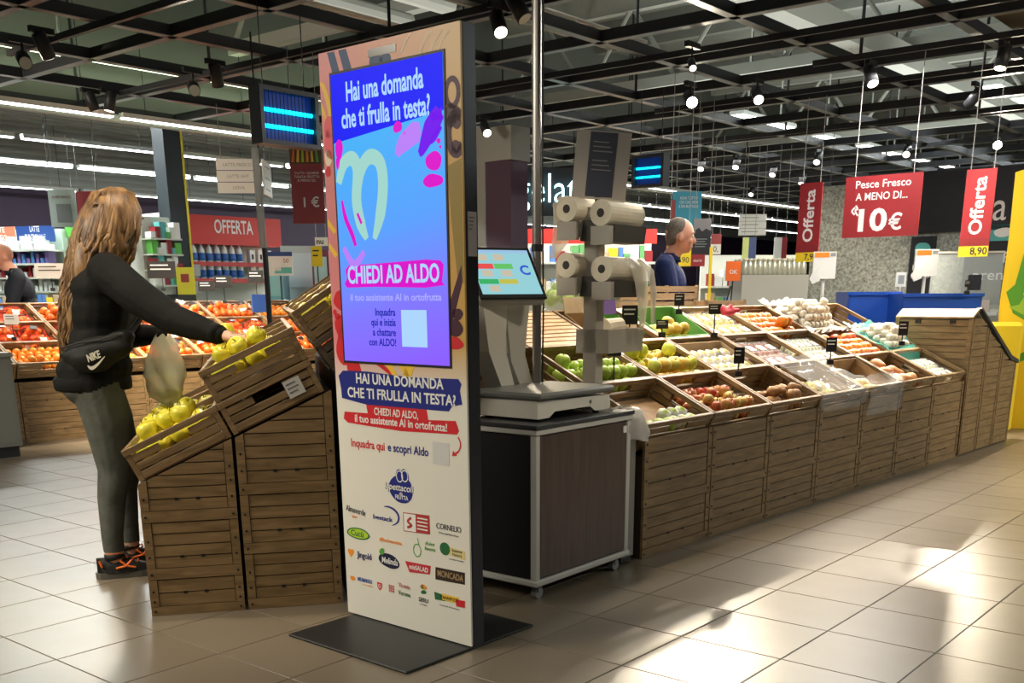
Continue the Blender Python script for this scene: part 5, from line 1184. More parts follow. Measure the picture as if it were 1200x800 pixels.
for k in range(210):
    t = rr.uniform(-2.75, 2.2)-.38; # angle round back of head: 0 = straight back
    cx, cy = -math.cos(t), math.sin(t)
    L = rr.uniform(.36, .60) if abs(t) < 1.2 else rr.uniform(.20, .40)
    ph = rr.uniform(0, 6.28); fr = rr.uniform(16, 26); am = rr.uniform(.005, .013); off = rr.uniform(0, .02)
    pts = []; rad = []
    pts.append((.03+.03*cx, .02*cy, 1.715-.004*rr.random())); rad.append(.004)
    pts.append((.02+.085*cx, .07*cy, 1.69)); rad.append(.007)
    pts.append((.02+.118*cx, .10*cy, 1.62)); rad.append(.009)
    n = 11
    for i in range(n):
        f = (i+1)/n; z = 1.62-.06-L*f*1.0
        w_ = .115-.02*f; back = -.06*min(1, f*1.6)
        x = .01+w_*cx+back*(.6+.4*max(0, -cx))+off*cx+am*math.sin(fr*z*2+ph); y = (.104+.012*math.sin(f*2.6))*cy*(1-.35*max(0, f-.4)/.6)+am*math.cos(fr*z*2+ph*1.7)
        pts.append((x, y, z)); rad.append(.0095*(1-.65*f*f))
    lk.path(pts, rad, 6)
lk.v = [tuple(LN(v)) for v in lk.v]; lk.obj('hair_locks', hair_m, wm, True)
# shoes
shoe_m = mat('shoe_black', (.012, .011, .010), .6, bump=.4, bs=60); sole_m = mat('shoe_sole', (.12, .11, .09), .6); oran = mat('shoe_orange', (.85, .17, .02), .5)
def shoe(x, y, yaw):
    o = MB(); prof = [(-.075, .028), (-.085, .062), (-.078, .095), (-.03, .10), (.025, .098), (.075, .075), (.135, .062), (.170, .045), (.178, .028)]
    s = put('shoe', None, wm) if False else None
    b = MB(); nx = 12
    ring = []
    for i in range(nx+1):
        f = i/nx; X = -.082+.262*f; half = (.034+.012*math.sin(f*3.1))*(1 if .12 < f < .8 else (.55+f*3.75 if f <= .12 else 1-(f-.8)*2.6)); top = .098 if f < .38 else .098-(f-.38)*.085
        ring.append([(X, half*math.cos(a), .028+max(0, math.sin(a))*(top-.028)) for a in [math.pi*k/8 for k in range(9)]])
    vs = [v for r_ in ring for v in r_]; fs = []
    for i in range(nx):
        for k in range(8): fs.append((i*9+k, i*9+k+1, (i+1)*9+k+1, (i+1)*9+k))
    fs += [tuple(range(9)), tuple(range(nx*9+8, nx*9-1, -1))]
    b.add(vs, fs); so = b.obj('shoe', shoe_m, wm, True); so.location = (x, y, 0); so.rotation_euler = (0, 0, yaw)
    sl = MB(); out = [(-.085, -.02), (-.06, -.036), (.05, -.042), (.12, -.046), (.17, -.03), (.184, 0), (.17, .03), (.12, .046), (.05, .042), (-.06, .036), (-.085, .02)]
    sl.prism([(-.092, -.0), (-.087, -.018), (-.072, -.032), (-.04, -.038), (.05, -.040), (.11, -.046), (.15, -.040), (.176, -.022), (.186, 0), (.176, .022), (.15, .040), (.11, .046), (.05, .040), (-.04, .038), (-.072, .032), (-.087, .018)], 0, .030).obj('sole', sole_m, so)
    for k in range(4): MB().path([(.03+.022*k, -.022, .105-.012*k), (.035+.022*k, 0, .112-.012*k), (.03+.022*k, .022, .105-.012*k)], .004, 5).obj('lace', oran, so)
    for q in (((.0, -.046, .05), (.045, -.052, .06), (.07, -.05, .085)), ((.02, -.049, .085), (.05, -.052, .06), (.085, -.051, .05)), ((-.06, -.036, .06), (-.07, -.033, .09))): MB().path(q, .005, 5).obj('side_stripe', oran, so)
    MB().tube((.0, 0, .09), (-.005, 0, .118), .046, .043, n=14).obj('collar', shoe_m, so, True); MB().tube((.0, 0, .116), (.0, 0, .121), .043, .042, n=14).obj('sock_rim', oran, so)
shoe(-.015, -.088, R(-4)); shoe(.075, .098, R(4))
# waist bag worn across the back
BP = W(112, 412, 4.50); wb = thing('waist_bag', 'black waist bag with white swoosh worn over the black jacket', 'bag', BP, R(6))
bagm = mat('bag_black', (.010, .010, .009), .6, spec=.3, bump=.3, bs=30)
bb = MB(); ell(bb, (0, .03, .0), (.155, .06, .062), Matrix.Rotation(R(-10), 4, 'Y')); ell(bb, (-.03, .025, -.03), (.10, .06, .06)); ell(bb, (.07, .04, .03), (.10, .05, .045), Matrix.Rotation(R(-25), 4, 'Y'))
put('pouch', remesh(bb, .008, 5, [bagm], None, 'pouch'), wb)
MB().path([(-.14, .0, .015), (-.07, -.02, .035), (.03, -.02, .05), (.12, .0, .075)], .004, 6).obj('zip', mat('zip_dark', (.03, .03, .03), .4), wb)
MB().path([(.13, .05, .06), (.17, .14, .14), (.14, .20, .24)], .014, 6).obj('strap', bagm, wb); MB().path([(-.13, .05, -.01), (-.16, .10, -.02), (-.15, .2, .02)], .014, 6).obj('strap', bagm, wb)
sw = mat('logo_cream', (.70, .66, .52), .6)
text('NIKE', .042, sw, wb, -.0, -.018, -.034, name='logo_lettering', width=.062, bold=.03, shear=.25, rot=.35, extrude=.003)
ribbon('logo_swoosh', [(-.03, -.055), (-.015, -.066), (.01, -.052), (.045, -.018)], [.004, .016, .010, .002], -.0335, sw, wb)
# plastic bag in the left hand
pbp = LH; pb = thing('produce_bag', 'thin pale green plastic bag with apples hanging from her left hand', 'bag', W(190, 398, 4.86))
pm = mat('bag_greenish', (.62, .62, .45), .35, alpha=.62, bump=.5, bs=10); ps = MB(); N = 36
for k, (z, r, tw) in enumerate(((.02, .03, 0), (-.03, .06, .2), (-.09, .075, .3), (-.16, .08, .35), (-.22, .08, .3), (-.26, .065, .2), (-.285, .03, .1), (-.29, .002, 0))):
    for a in range(N): t = 2*math.pi*a/N; q = r*(1+.20*math.sin(3*t+k*.9)+.13*math.sin(5*t-k*1.7)+.07*math.sin(9*t+k*2.3)); ps.v.append((q*math.cos(t), q*.75*math.sin(t), z+.008*math.sin(4*t)))
for k in range(7):
    for a in range(N): ps.f.append((k*N+a, k*N+(a+1) % N, (k+1)*N+(a+1) % N, (k+1)*N+a)); ps.mi.append(0)
ps.obj('bag_skin', pm, pb, True)
for p in ((-.015, 0, -.24), (.035, .01, -.235), (.01, -.01, -.18)): MB().lathe(prof_apple(.034), 14, Matrix.Translation(p)).obj('apple', yellow_apple, pb, True)
# ---------------------------------------------------------------- man in navy jacket behind the right island
def man(loc, yaw, lab, shirt, trouser, hs, lean, hp, hair=None, arms=None, s=1.0, collar=None, brow=(.2, .18, .16)):
    o = thing('person', lab, 'person', loc, yaw); mb = MB(); lz = lambda p: Vector((p[0]+max(0, p[2]-.95)*math.sin(lean), p[1], .95+(p[2]-.95)*math.cos(lean) if p[2] > .95 else p[2]))
    for y in (-.10, .10): limb(mb, [((0, y, .92), .11), ((.02, y, .52), .075), ((0, y, .10), .052), ((.0, y, .05), .05), ((.14, y, .035), .034)])
    ell(mb, lz((0, 0, .98)), (.145, .185, .13)); ell(mb, lz((.01, 0, 1.14)), (.15, .185, .17)); ell(mb, lz((.0, 0, 1.32)), (.145, .205, .17)); limb(mb, [(lz((-.02, -.17, 1.46)), .075), (lz((-.02, .17, 1.46)), .075)])
    hc = lz((.06, 0, 1.665)); limb(mb, [(lz((-.01, 0, 1.47)), .07), (hc+Vector((-.02, 0, -.06)), .058)])
    for y, (e, w) in zip((-1, 1), arms): limb(mb, [(lz((-.02, y*.20, 1.44)), .075), (Vector(e), .058), (Vector(w), .042)])
    R3 = Matrix.Rotation(hp[1], 4, 'Z') @ Matrix.Rotation(hp[0], 4, 'Y'); T = head_parts(mb, hc, R3, 1.02)
    neck = lz((0, 0, 1.52)).z; nx = lz((0, 0, 1.5)).x
    def pk(c):
        if c.z > neck+.3*max(-.05, (nx-c.x))*0 and (Vector((c.x, c.y, 0))-Vector((hc.x, hc.y, 0))).length < .17 and c.z > neck: return 0
        return 1 if c.z > .93 else 2
    put('body', remesh(mb, .0095, 4, [skin2, shirt, trouser], pk), o); face_children(o, T, R3, 1.02, brow)
    for y, (e, w) in zip((-1, 1), arms): d = (Vector(w)-Vector(e)); hand(o, Vector(w), d, (0, 0, -1), y, .6, 1.08, skin2)
    if hair:
        h = MB(); ell(h, T((-.022, 0, .040)), (.092, .080, .094), R3); ell(h, T((-.05, 0, .0)), (.062, .077, .085), R3); put('hair', remesh(h, .008, 3, [hair], None, 'hair'), o)
    if collar: MB().lathe([(.085, -.03), (.078, .0), (.07, .035), (.066, .036), (.074, 0)], 18, Matrix.Translation(lz((0.0, 0, 1.51)))).obj('collar', collar, o, True)
    return o
navyj = mat('jacket_navy', (.012, .022, .09), .75, spec=.2, var=.2, vs=7, bump=.6, bs=13); dtr = mat('trousers_dark', (.012, .012, .016), .8); ghair = mat('hair_grey', (.13, .115, .10), .8, var=.3, vs=60)
mp_ = W(779, 300, 8.15); man((mp_.x, mp_.y, 0), R(-12), 'man in navy jacket with short grey hair behind the right island', navyj, dtr, None, R(4), (R(5), R(10)), ghair, [((.12, -.30, 1.12), (.36, -.24, 1.02)), ((.12, .30, 1.12), (.36, .22, 1.02))], collar=navyj)
shy = mat('tshirt_pale', (.28, .36, .5), .8)
# ---------------------------------------------------------------- balding man leaning over behind the oranges
dark = mat('jacket_dark', (.008, .010, .016), .8, spec=.2, bump=.5, bs=14)
mp2 = W(26, 300, 10.85); man((mp2.x, mp2.y, 0), R(-155), 'bald man in a dark jacket leaning down behind the orange island', dark, dtr, None, R(10), (R(30), R(20)), None, [((.20, -.26, 1.06), (.42, -.18, 1.0)), ((.20, .26, 1.06), (.42, .18, 1.0))], collar=dark)
# =================================================================== SIGNS AND BACKGROUND
AA = TH-math.pi/2          # yaw of a sign running along A
def board(name, x0, y0, x1, y1, Y, ang, m, label, cat='sign', th=.012, hang=False, par=None, group=None, y1r=None):
    """vertical board whose left edge runs from pixel (x0,y0) to (x0,y1) at depth Y and which runs along ang until pixel column x1"""
    ym = (y0+y1)/2; P = W(x0, ym, Y); s, z, Q = INP(P, ang, x1, ym)
    zt = W(x0, y0, Y).z; zb = W(x0, y1, Y).z
    o = thing(name, label, cat, (P.x, P.y, zb), ang, group); o['w'] = s; o['h'] = zt-zb
    MB().box(0, s, 0, th, 0, zt-zb).obj('board', m, o)
    if hang:
        for xx in (s*.12, s*.88): MB().tube((xx, th/2, zt-zb), (xx, th/2, GZc-zb), .0035, n=5).obj('suspension_rod', mat('rod_grey', (.3, .3, .3), .4), o)
    return o, s, zt-zb
sred = mat('sign_red', (.26, .018, .024), .45); swh = mat('sign_white', (.66, .68, .66), .5); sblk = mat('sign_black', (.014, .016, .022), .5); syel = mat('sign_yellow', (.80, .60, .02), .5); steal = mat('sign_teal', (.012, .27, .40), .5); sorg = mat('sign_orange', (.85, .17, .03), .5); smar = mat('sign_maroon', (.22, .02, .025), .5); twh = mat('text_white', (.72, .70, .70), .5); tbl = mat('text_dark', (.03, .03, .03), .5); tgr = mat('text_grey', (.25, .27, .27), .5); spur = mat('sign_purple', (.07, .02, .06), .5); sgreen = mat('sign_green', (.10, .38, .06), .5); sblue = mat('sign_blue', (.015, .05, .20), .5)
# hanging fish offer
o, s, h = board('hanging_sign', 989, 208, 1078, 279, 9.6, AA, sred, 'red hanging sign offering fresh fish from ten euro', hang=True)
text('Pesce Fresco', h*.175, twh, o, s*.50, h*.86, -.0005, width=s*.72, bold=.01); text('A MENO DI...', h*.17, twh, o, s*.49, h*.66, -.0005, width=s*.68, bold=.012); text('10', h*.50, twh, o, s*.40, h*.26, -.0005, width=s*.38, bold=.03); text('€', h*.36, twh, o, s*.70, h*.22, -.0005, bold=.02)
ribbon('logo_mark', [(s*.155, h*.50), (s*.115, h*.44), (s*.155, h*.38)], h*.03, -.0005, twh, o); ribbon('logo_mark', [(s*.16, h*.53), (s*.19, h*.47), (s*.165, h*.46), (s*.165, h*.42), (s*.20, h*.36)], h*.03, -.0005, twh, o)
# vertical offer banners
def offer(x0, y0, x1, y1, Y, price, lab):
    o, s, h = board('offer_banner', x0, y0, x1, y1, Y, AA, sred, lab, hang=True, group='vertical red offer banners')
    t = text('Offerta', s*.62, twh, o, s*.50, h*.585, -.0005, width=h*.66, bold=.02, rot=math.pi/2)
    MB().box(0, s, -.003, 0, 0, h*.12).obj('price_strip', syel, o); MB().box(0, s, -.003, 0, h*.12, h*.21).obj('maroon_strip', smar, o); text(price, s*.34, tbl, o, s*.68, h*.06, -.0035, bold=.02); text('SCONTO', s*.15, sred, o, s*.5, h*.165, -.0035)
offer(935, 215, 961, 307, 11.5, '7,90', 'vertical red offer banner left of the fish sign'); offer(1128, 199, 1163, 301, 9.2, '8,90', 'vertical red offer banner right of the fish sign')
# fish department wall: black fascia, speckled tiles
WB = W(1090, 300, 13.4); 
spk = mat('speckled_tile', (.30, .32, .29), .5, var=.6, vs=38); fas = mat('fascia_black', (.012, .014, .02), .6)
wp = struct(MB().box(-1.0, 5.0, 0, .12, 0, 2.52).obj('wall_fish', spk)); P = W(1040, 300, 13.2); wp.location = (P.x, P.y, 0); wp.rotation_euler = (0, 0, AA)
q = INP(P, AA, 1068, 260)[0]
fs_ = thing('shop_fascia', 'black fascia with white lettering over the fish counter', 'sign', (P.x, P.y, 0), AA); MB().box(q, 5.0, -.06, -.002, 1.92, 2.60).obj('fascia_board', fas, fs_)
a_ = INP(P, AA, 1163, 250); b_ = INP(P, AA, 1186, 250)
text('la pescheria', .46, twh, fs_, a_[0]+.83, 2.16, -.062, width=1.75, bold=.0)
o2 = MB().box(INP(P, AA, 1132, 300)[0], 5.0, -.05, -.002, 1.10, 1.90).obj('lower_board', fas, fs_)
c_ = INP(P, AA, 1162, 302); text('Fai la\nprenotazione', .17, twh, fs_, c_[0]+.32, c_[1]-.10, -.052, width=.98, line=1.1)
sg = MB().box(INP(P, AA, 1160, 270)[0], INP(P, AA, 1195, 270)[0], -.06, -.05, 1.80, 1.98).obj('teal_icon', mat('icon_teal', (.08, .38, .38), .5), fs_); flat('fish_icon', blob(INP(P, AA, 1177, 275)[0], 1.89, .10, .05, 0, 2), -.0605, twh, fs_)
d0, d1 = INP(P, AA, 1068, 300)[0], INP(P, AA, 1096, 300)[0]
sb = MB().box(d0, d1, -.05, -.002, 1.0, 1.88).obj('narrow_board', fas, fs_); flat('fish_icon', blob((d0+d1)/2, 1.72, .09, .10, 0, 4), -.0505, mat('icon_teal', (.08, .38, .38), .5), fs_); text('Pesce\nfresco', .09, twh, fs_, (d0+d1)/2, 1.48, -.051)
# blue tubs
blue = mat('tub_blue', (.015, .09, .50), .45)
def tub(x0, x1, y0, Y, lab):
    P0 = W(x0, y0, Y); s, _, _ = INP(P0, AA+R(36), x1, y0); z = P0.z
    o = thing('blue_tub', lab, 'tub', (P0.x, P0.y, 0), AA+R(36), 'blue plastic tubs')
    MB().prism([(.03, .5), (s-.03, .5), (s, z), (0, z)], 0, .02, 'y').obj('front_wall', blue, o); MB().prism([(.03, .5), (s-.03, .5), (s, z), (0, z)], .5, .52, 'y').obj('back_wall', blue, o)
    MB().box(0, .02, .02, .5, .5, z).obj('side_wall', blue, o); MB().box(s-.02, s, .02, .5, .5, z).obj('side_wall', blue, o); MB().box(.02, s-.02, .02, .5, .5, .52).obj('bottom', blue, o); MB().box(-.012, s+.012, -.015, .0, z-.03, z).obj('rim', blue, o)
    MB().box(.05, s-.05, .04, .48, 0, .5).obj('trolley', mat('trolley_grey', (.2, .2, .2), .5), o)
    MB().box(.03, s-.03, .025, .495, z-.07, z-.02, bev=.01).obj('ice', mat('ice_white', (.75, .80, .82), .4), o)
tub(995, 1056, 342, 10.4, 'blue plastic tub behind the white mushrooms'); tub(1059, 1152, 344, 9.9, 'wide blue plastic tub behind the closed end unit')
# white counter scales with orange screens
def cscale(x, y, Y, lab):
    P0 = W(x, y, Y); o = thing('counter_scale', lab, 'scale', (P0.x, P0.y, 0), R(-12), 'white counter scales')
    MB().box(-.11, .11, 0, .08, P0.z+.02, P0.z+.28).obj('scale_head', white_plastic, o); MB().box(-.10, .04, -.004, 0, P0.z+.225, P0.z+.27).obj('orange_display', mat('disp_orange', (.1, .03, 0), .4, emit=(1, .28, .03), es=.7), o); MB().box(.05, .10, -.004, 0, P0.z+.235, P0.z+.265).obj('side_display', tgr, o)
    MB().prism([(-.11, P0.z+.09), (-.14, P0.z+.02), (-.11, P0.z-.03), (-.04, P0.z+.0), (-.04, P0.z+.13)], -.05, 0, 'y').obj('printer', white_plastic, o); MB().tube((.0, .05, 0), (.0, .05, P0.z+.02), .018, n=10).obj('stand', white_plastic, o)
cscale(965, 329, 10.8, 'white counter scale with orange display left of the fish sign'); cscale(1084, 326, 10.9, 'white counter scale with orange display under the right banner')
o, s, h = board('paper_sign', 1050, 319, 1062, 336, 10.7, AA+R(36), swh, 'small white paper sign standing near the blue tubs'); MB().box(s*.2, s*.8, -.002, 0, h*.2, h*.8).obj('printed_block', tgr, o); MB().tube((s/2, .006, -P.z*0-1.2), (s/2, .006, 0), .008, n=6).obj('stand', white_plastic, o)
# glass counter at right rear
gl_ = mat('counter_glass', (.75, .82, .80), .05, alpha=.25); Pg = W(1092, 312, 11.6); gs, _, _ = INP(Pg, AA+R(30), 1176, 312)
gcn2 = thing('glass_counter', 'glass fronted fish counter behind the end unit', 'counter', (Pg.x, Pg.y, 0), AA+R(30)); MB().box(0, gs, 0, .02, 1.0, Pg.z+.13).obj('glass_pane', gl_, gcn2); MB().box(0, gs, -.01, .03, Pg.z+.13, Pg.z+.15).obj('glass_rail', mat('rail_pale', (.55, .52, .45), .4), gcn2); MB().box(0, gs, 0, .9, .1, 1.0).obj('counter_body', wgrey, gcn2); MB().box(.0, gs, .04, .8, 1.0, 1.03).obj('ice_bed', mat('ice_white', (.75, .8, .82), .4), gcn2)
for k in range(7): MB().box(.06+k*gs/7.2, .06+k*gs/7.2+.09, .10, .2, 1.03, 1.06+.05*(k % 3)).obj('product', (swh, mat('salmon', (.75, .3, .25), .5), mat('pale_pink', (.75, .5, .45), .5))[k % 3], gcn2)
o, s, h = board('card_holder', 1134, 322, 1150, 340, 9.7, AA+R(30), sblk, 'small black card on a stand behind the end unit', cat='price card')
# yellow and green cardboard display at the right edge
Py = W(1176, 380, 9.9); yd = thing('cardboard_display', 'bright yellow cardboard display with green leaf print at the right edge', 'display stand', (Py.x, Py.y, 0), R(-25)); yd.scale = (1.11, 1, 1.11); ymat = mat('display_yellow', (.90, .62, .02), .5); gmat = mat('display_green', (.10, .33, .03), .5); lmat = mat('display_lime', (.32, .52, .05), .5)
pb_ = MB().prism([(.0, 0), (.75, 0), (.75, 2.3), (-.05, 2.05), (-.04, 1.55), (-.05, 1.05)], 0, .04, 'y').obj('yellow_board', ymat, yd)
flat('leaf_print', [(-.01, 1.12), (.05, 1.18), (.09, 1.45), (.20, 1.75), (.28, 1.80), (.28, 1.6), (.17, 1.35), (.12, 1.1), (.28, .95), (.28, .82), (.06, .95)], -.0005, gmat, yd); flat('leaf_print', [(.02, 1.0), (.10, 1.02), (.22, 1.3), (.28, 1.32), (.28, 1.1), (.16, .93)], -.001, lmat, yd); flat('spot_print', blob(.2, 1.30, .03, .04, 0, 3), -.0015, cream, yd); flat('leaf_print', [(.0, .55), (.12, .6), (.28, .7), (.28, .62), (.1, .52)], -.0005, gmat, yd)
MB().box(0, .75, .04, .4, 0, 1.0).obj('display_body', ymat, yd)
Pc = W(1163, 395, 9.6); yb_ = tag(MB().box(-.2, .25, 0, .3, 0, .98, Matrix.Translation((Pc.x, Pc.y, 0)) @ Matrix.Rotation(R(-20), 4, 'Z'), bev=.03).obj('yellow_bin', ymat), 'yellow cardboard bin half hidden behind the end unit', 'bin')
# centre: teal, dark and yellow-red signs around the man
o, s, h = board('hanging_sign', 788, 224, 822, 270, 11.8, AA+R(46), steal, 'teal blue hanging sign above the man', hang=True); text('NON TUTTO\nCIO CHE VEDI\nE DA BUTTARE', h*.105, twh, o, s*.55, h*.72, -.0005, width=s*.66); MB().box(-.02, s*.10, -.003, 0, 0, h*.78).obj('red_strip', sred, o)
o, s, h = board('hanging_sign', 812, 256, 833, 298, 11.0, AA+R(46), sblk, 'dark poster with a landscape photo right of the teal sign', hang=True); MB().box(0, s, -.002, 0, h*.55, h).obj('photo_print', mat('photo_grey', (.22, .21, .22), .6), o); flat('hill_shape', [(0, h*.55), (s, h*.55), (s, h*.66), (s*.7, h*.72), (s*.5, h*.64), (s*.3, h*.75), (0, h*.62)], -.0025, sblk, o)
for k in range(4): MB().box(s*.12, s*(.8-.1*(k % 2)), -.002, 0, h*(.42-.07*k), h*(.44-.07*k)).obj('printed_line', tgr, o)
o, s, h = board('price_sign', 781, 272, 810, 312, 10.2, AA+R(46), sred, 'red and yellow price sign beside the face of the man', hang=True); MB().box(0, s, -.003, 0, 0, h*.60).obj('yellow_half', syel, o); text('5', h*.50, tbl, o, s*.45, h*.32, -.0035, bold=.01); text('90', h*.24, tbl, o, s*.78, h*.18, -.0035); text('OFFERTA', h*.14, twh, o, s*.5, h*.80, -.0005)
o, s, h = board('price_sign', 809, 298, 826, 312, 10.6, AA+R(46), sred, 'small red sign under the dark poster', hang=False); text('euro', h*.4, twh, o, s*.5, h*.5, -.0005); MB().tube((s/2, .006, -.7), (s/2, .006, 0), .006, n=6).obj('stand', dark_metal, o)
o, s, h = board('hanging_sign', 866, 251, 898, 276, 15, AA+R(40), swh, 'white aisle directory hanging far back in the middle', hang=True)
for k in range(3): MB().box(s*.1, s*.7, -.002, 0, h*(.16+.33*k), h*(.20+.33*k)).obj('printed_line', tgr, o); MB().box(0, s, -.002, 0, h*.33*k, h*(.33*k+.02)).obj('divider', tgr, o)
o, s, h = board('tag_card', 851, 306, 868, 329, 8.6, AA+R(46), sorg, 'bright orange price tag above the flat wooden crates', cat='price card'); text('OK', h*.3, twh, o, s*.5, h*.45, -.0005, bold=.02); MB().tube((s*.4, .006, -.26), (s*.5, .006, 0), .006, n=6).obj('stem', black_plastic, o); MB().tube((s*.0, .006, -.22), (s*.4, .006, -.04), .006, n=6).obj('clip_arm', black_plastic, o)
o, s, h = board('price_sign', 833, 274, 845, 298, 14, AA+R(40), swh, 'white and red hanging price card left of the aisle directory', hang=True); MB().box(0, s, -.003, 0, h*.5, h).obj('red_half', sred, o); text('0,', h*.4, tbl, o, s*.5, h*.25, -.0005)
o, s, h = board('price_sign', 907, 278, 922, 305, 15, AA+R(40), swh, 'white and red hanging price card left of the offer banner', hang=True); MB().box(s*.6, s, -.003, 0, 0, h).obj('red_half', sred, o)
o, s, h = board('poster_panel', 870, 278, 886, 306, 14.5, AA+R(40), sblue, 'blue and yellow poster under the aisle directory', hang=True); MB().box(0, s*.45, -.003, 0, 0, h).obj('pale_half', mat('poster_lime', (.5, .6, .2), .5), o)
# insect lamps
tubeb = mat('uv_tube', (.1, .3, .5), .3, emit=(.0, .62, 1.0), es=2.6); uvb = mat('uv_back', (.01, .02, .08), .4, emit=(.0, .03, .22), es=.35); steelf = mat('lamp_steel', (.06, .065, .075), .35, .4)
def uv(x0, y0, x1, y1, Y, ang, lab, n=2):
    ym = (y0+y1)/2; P0 = W(x0, ym, Y); s, _, _ = INP(P0, ang, x1, ym); zt, zb = W(x0, y0, Y).z, W(x0, y1, Y).z; h = zt-zb
    o = thing('insect_lamp', lab, 'lamp', (P0.x, P0.y, zb), ang, 'blue insect lamps'); b = MB().box(0, s, .05, .07, 0, h).obj('back_plate', uvb, o)
    for k in range(n): MB().tube((s*.03, .03, h*(.28+.34*k)), (s*.97, .03, h*(.28+.34*k)), h*.045, n=10).obj('uv_tube', tubeb, o)
    for a in ((-.03, .0, 0, .12, -.03, h+.03), (s, s+.03, 0, .12, -.03, h+.03), (0, s, 0, .12, h, h+.03), (0, s, 0, .12, -.03, 0)): MB().box(*a).obj('frame', steelf, o)
    for k in range(14): MB().tube((s*(k+.5)/14, .005, 0), (s*(k+.5)/14, .005, h), .0025, n=5).obj('guard_wire', dark_metal, o)
    for xx in (s*.1, s*.9): MB().tube((xx, .06, h+.03), (xx, .06, GZc-zb), .004, n=5).obj('chain', dark_metal, o)
uv(310, 104, 370, 162, 7.6, TH, 'glowing blue insect lamp hanging left of the totem'); uv(743, 186, 774, 217, 11, AA, 'blue insect lamp hanging right of the notice board'); uv(955, 250, 969, 269, 14, AA, 'small far blue insect lamp beside the left offer banner')
# gelato neon sign and purple pillar boards
neon = mat('neon_white', (.8, .95, 1), .3, emit=(.55, .95, 1), es=3)
Pn = W(603, 222, 13.5); gn = thing('neon_sign', 'white neon lettering hanging between pole and totem', 'sign', Pn, R(8)); s_, _, _ = INP(Pn, R(8), 682, 222)
text('gelati', .50, neon, gn, s_*.52, 0, 0, name='neon_lettering', width=s_*.98, extrude=.02, bold=-.012); MB().box(0, s_, .06, .08, -.30, .26).obj('back_board', sblk, gn)
for xx in (.1, s_-.1): MB().tube((xx, .03, .15), (xx, .03, GZc-Pn.z), .005, n=5).obj('suspension_rod', dark_metal, gn)
o, s, h = board('pillar_board', 570, 190, 599, 345, 12.5, AA, mat('board_plum', (.06, .022, .05), .5), 'dark purple pillar board between totem and neon sign', cat='panel', th=.3); MB().box(-.02, s+.02, -.02, .32, h, h+.35).obj('pale_top', wgrey, o)
o, s, h = board('pillar_board', 559, 150, 569, 330, 12.9, AA, wgrey, 'pale grey pillar edge right behind the totem', cat='panel', th=.2)
# ---------------------------------------------------------------- gondola with OFFERTA header (back left)
Pg = W(214, 270, 15.2); GY = TH
gnd = thing('offer_gondola', 'shelf gondola with a red offer header behind the oranges', 'shelf', (Pg.x, Pg.y, 0), GY); gw = INP(Pg, GY, 329, 270)[0]
z0h, z1h = W(214, 285, 15.2).z, W(214, 250, 15.2).z
hdm = mat('header_red', (.50, .025, .02), .45); whp = mat('shelf_white', (.55, .58, .52), .5)
hdr = MB().box(0, gw, 0, .5, z0h, z1h).obj('header', hdm, gnd); MB().box(-.28, -.005, -.0, .5, z0h, z1h).obj('header_end', whp, gnd)
tx = INP(Pg, GY, 274, 267); text('OFFERTA', .26, twh, gnd, tx[0], tx[1]-.0, -.002, width=INP(Pg, GY, 296, 267)[0]-INP(Pg, GY, 251, 267)[0], bold=.015)
MB().box(-.28, gw, .45, .55, 0, z0h).obj('back_panel', whp, gnd)
shz = [W(214, 306, 15.2).z, W(214, 326, 15.2).z]
shelfr = mat('shelf_edge_red', (.45, .05, .05), .5)
for z in shz: sh = MB().box(-.28, gw, 0, .45, z-.05, z-.01).obj('shelf', whp, gnd); MB().box(-.28, gw, -.012, 0, z-.06, z).obj('shelf_edge', shelfr, sh)
MB().box(-.28, gw, .05, .45, 0, shz[1]-.3).obj('lower_body', mat('beige_low', (.30, .28, .23), .6), gnd); MB().box(-.3, -.28, 0, .55, 0, z1h).obj('side_panel', whp, gnd)
bw = mat('bottle_white', (.72, .75, .78), .35); bb_ = mat('bottle_blue', (.03, .14, .50), .35); cw = mat('carton_white', (.74, .70, .68), .4); cr2 = mat('carton_red', (.45, .05, .06), .4)
bot = MB().lathe([(.045, 0), (.048, .02), (.048, .17), (.03, .21), (.018, .225), (.018, .25)], 10).mesh('bottle', bw, True); lab_ = MB().lathe([(.0495, .03), (.0495, .13)], 10).mesh('label', bb_, True); cartm = MB().box(-.045, .045, -.045, .045, 0, .19).mesh('drink_carton', cw); cl_ = MB().box(-.02, .02, -.047, -.045, .06, .13).mesh('printed_mark', tbl)
Mg = Matrix.Translation((Pg.x, Pg.y, 0)) @ Matrix.Rotation(GY, 4, 'Z')
for r_, z in enumerate(shz):
    nm = ('upper', 'lower')[r_]
    for k in range(10):
        p = Mg @ Vector((-.18+.13*k, .1, z-.01)); b = put('milk_bottle', bot, None, p); tag(b, 'white and blue milk bottle on the %s offer shelf' % nm, 'bottle', 'milk bottles, %s shelf' % nm); put('label', lab_, b)
    k = 0; x = 1.2
    while x < gw-.1:
        p = Mg @ Vector((x, .1, z-.01)); b = put('drink_carton', cartm, None, p, (0, 0, GY)); tag(b, 'white drink carton on the %s offer shelf' % nm, 'carton', 'drink cartons, %s shelf' % nm); put('printed_mark', cl_, b); x += .15
    for xx, m in ((.55, syel), (1.9, swh), (2.9, swh)): put('price_card', MB().box(0, .22, -.02, -.013, z-.20, z-.04).mesh('price_card', m), gnd)
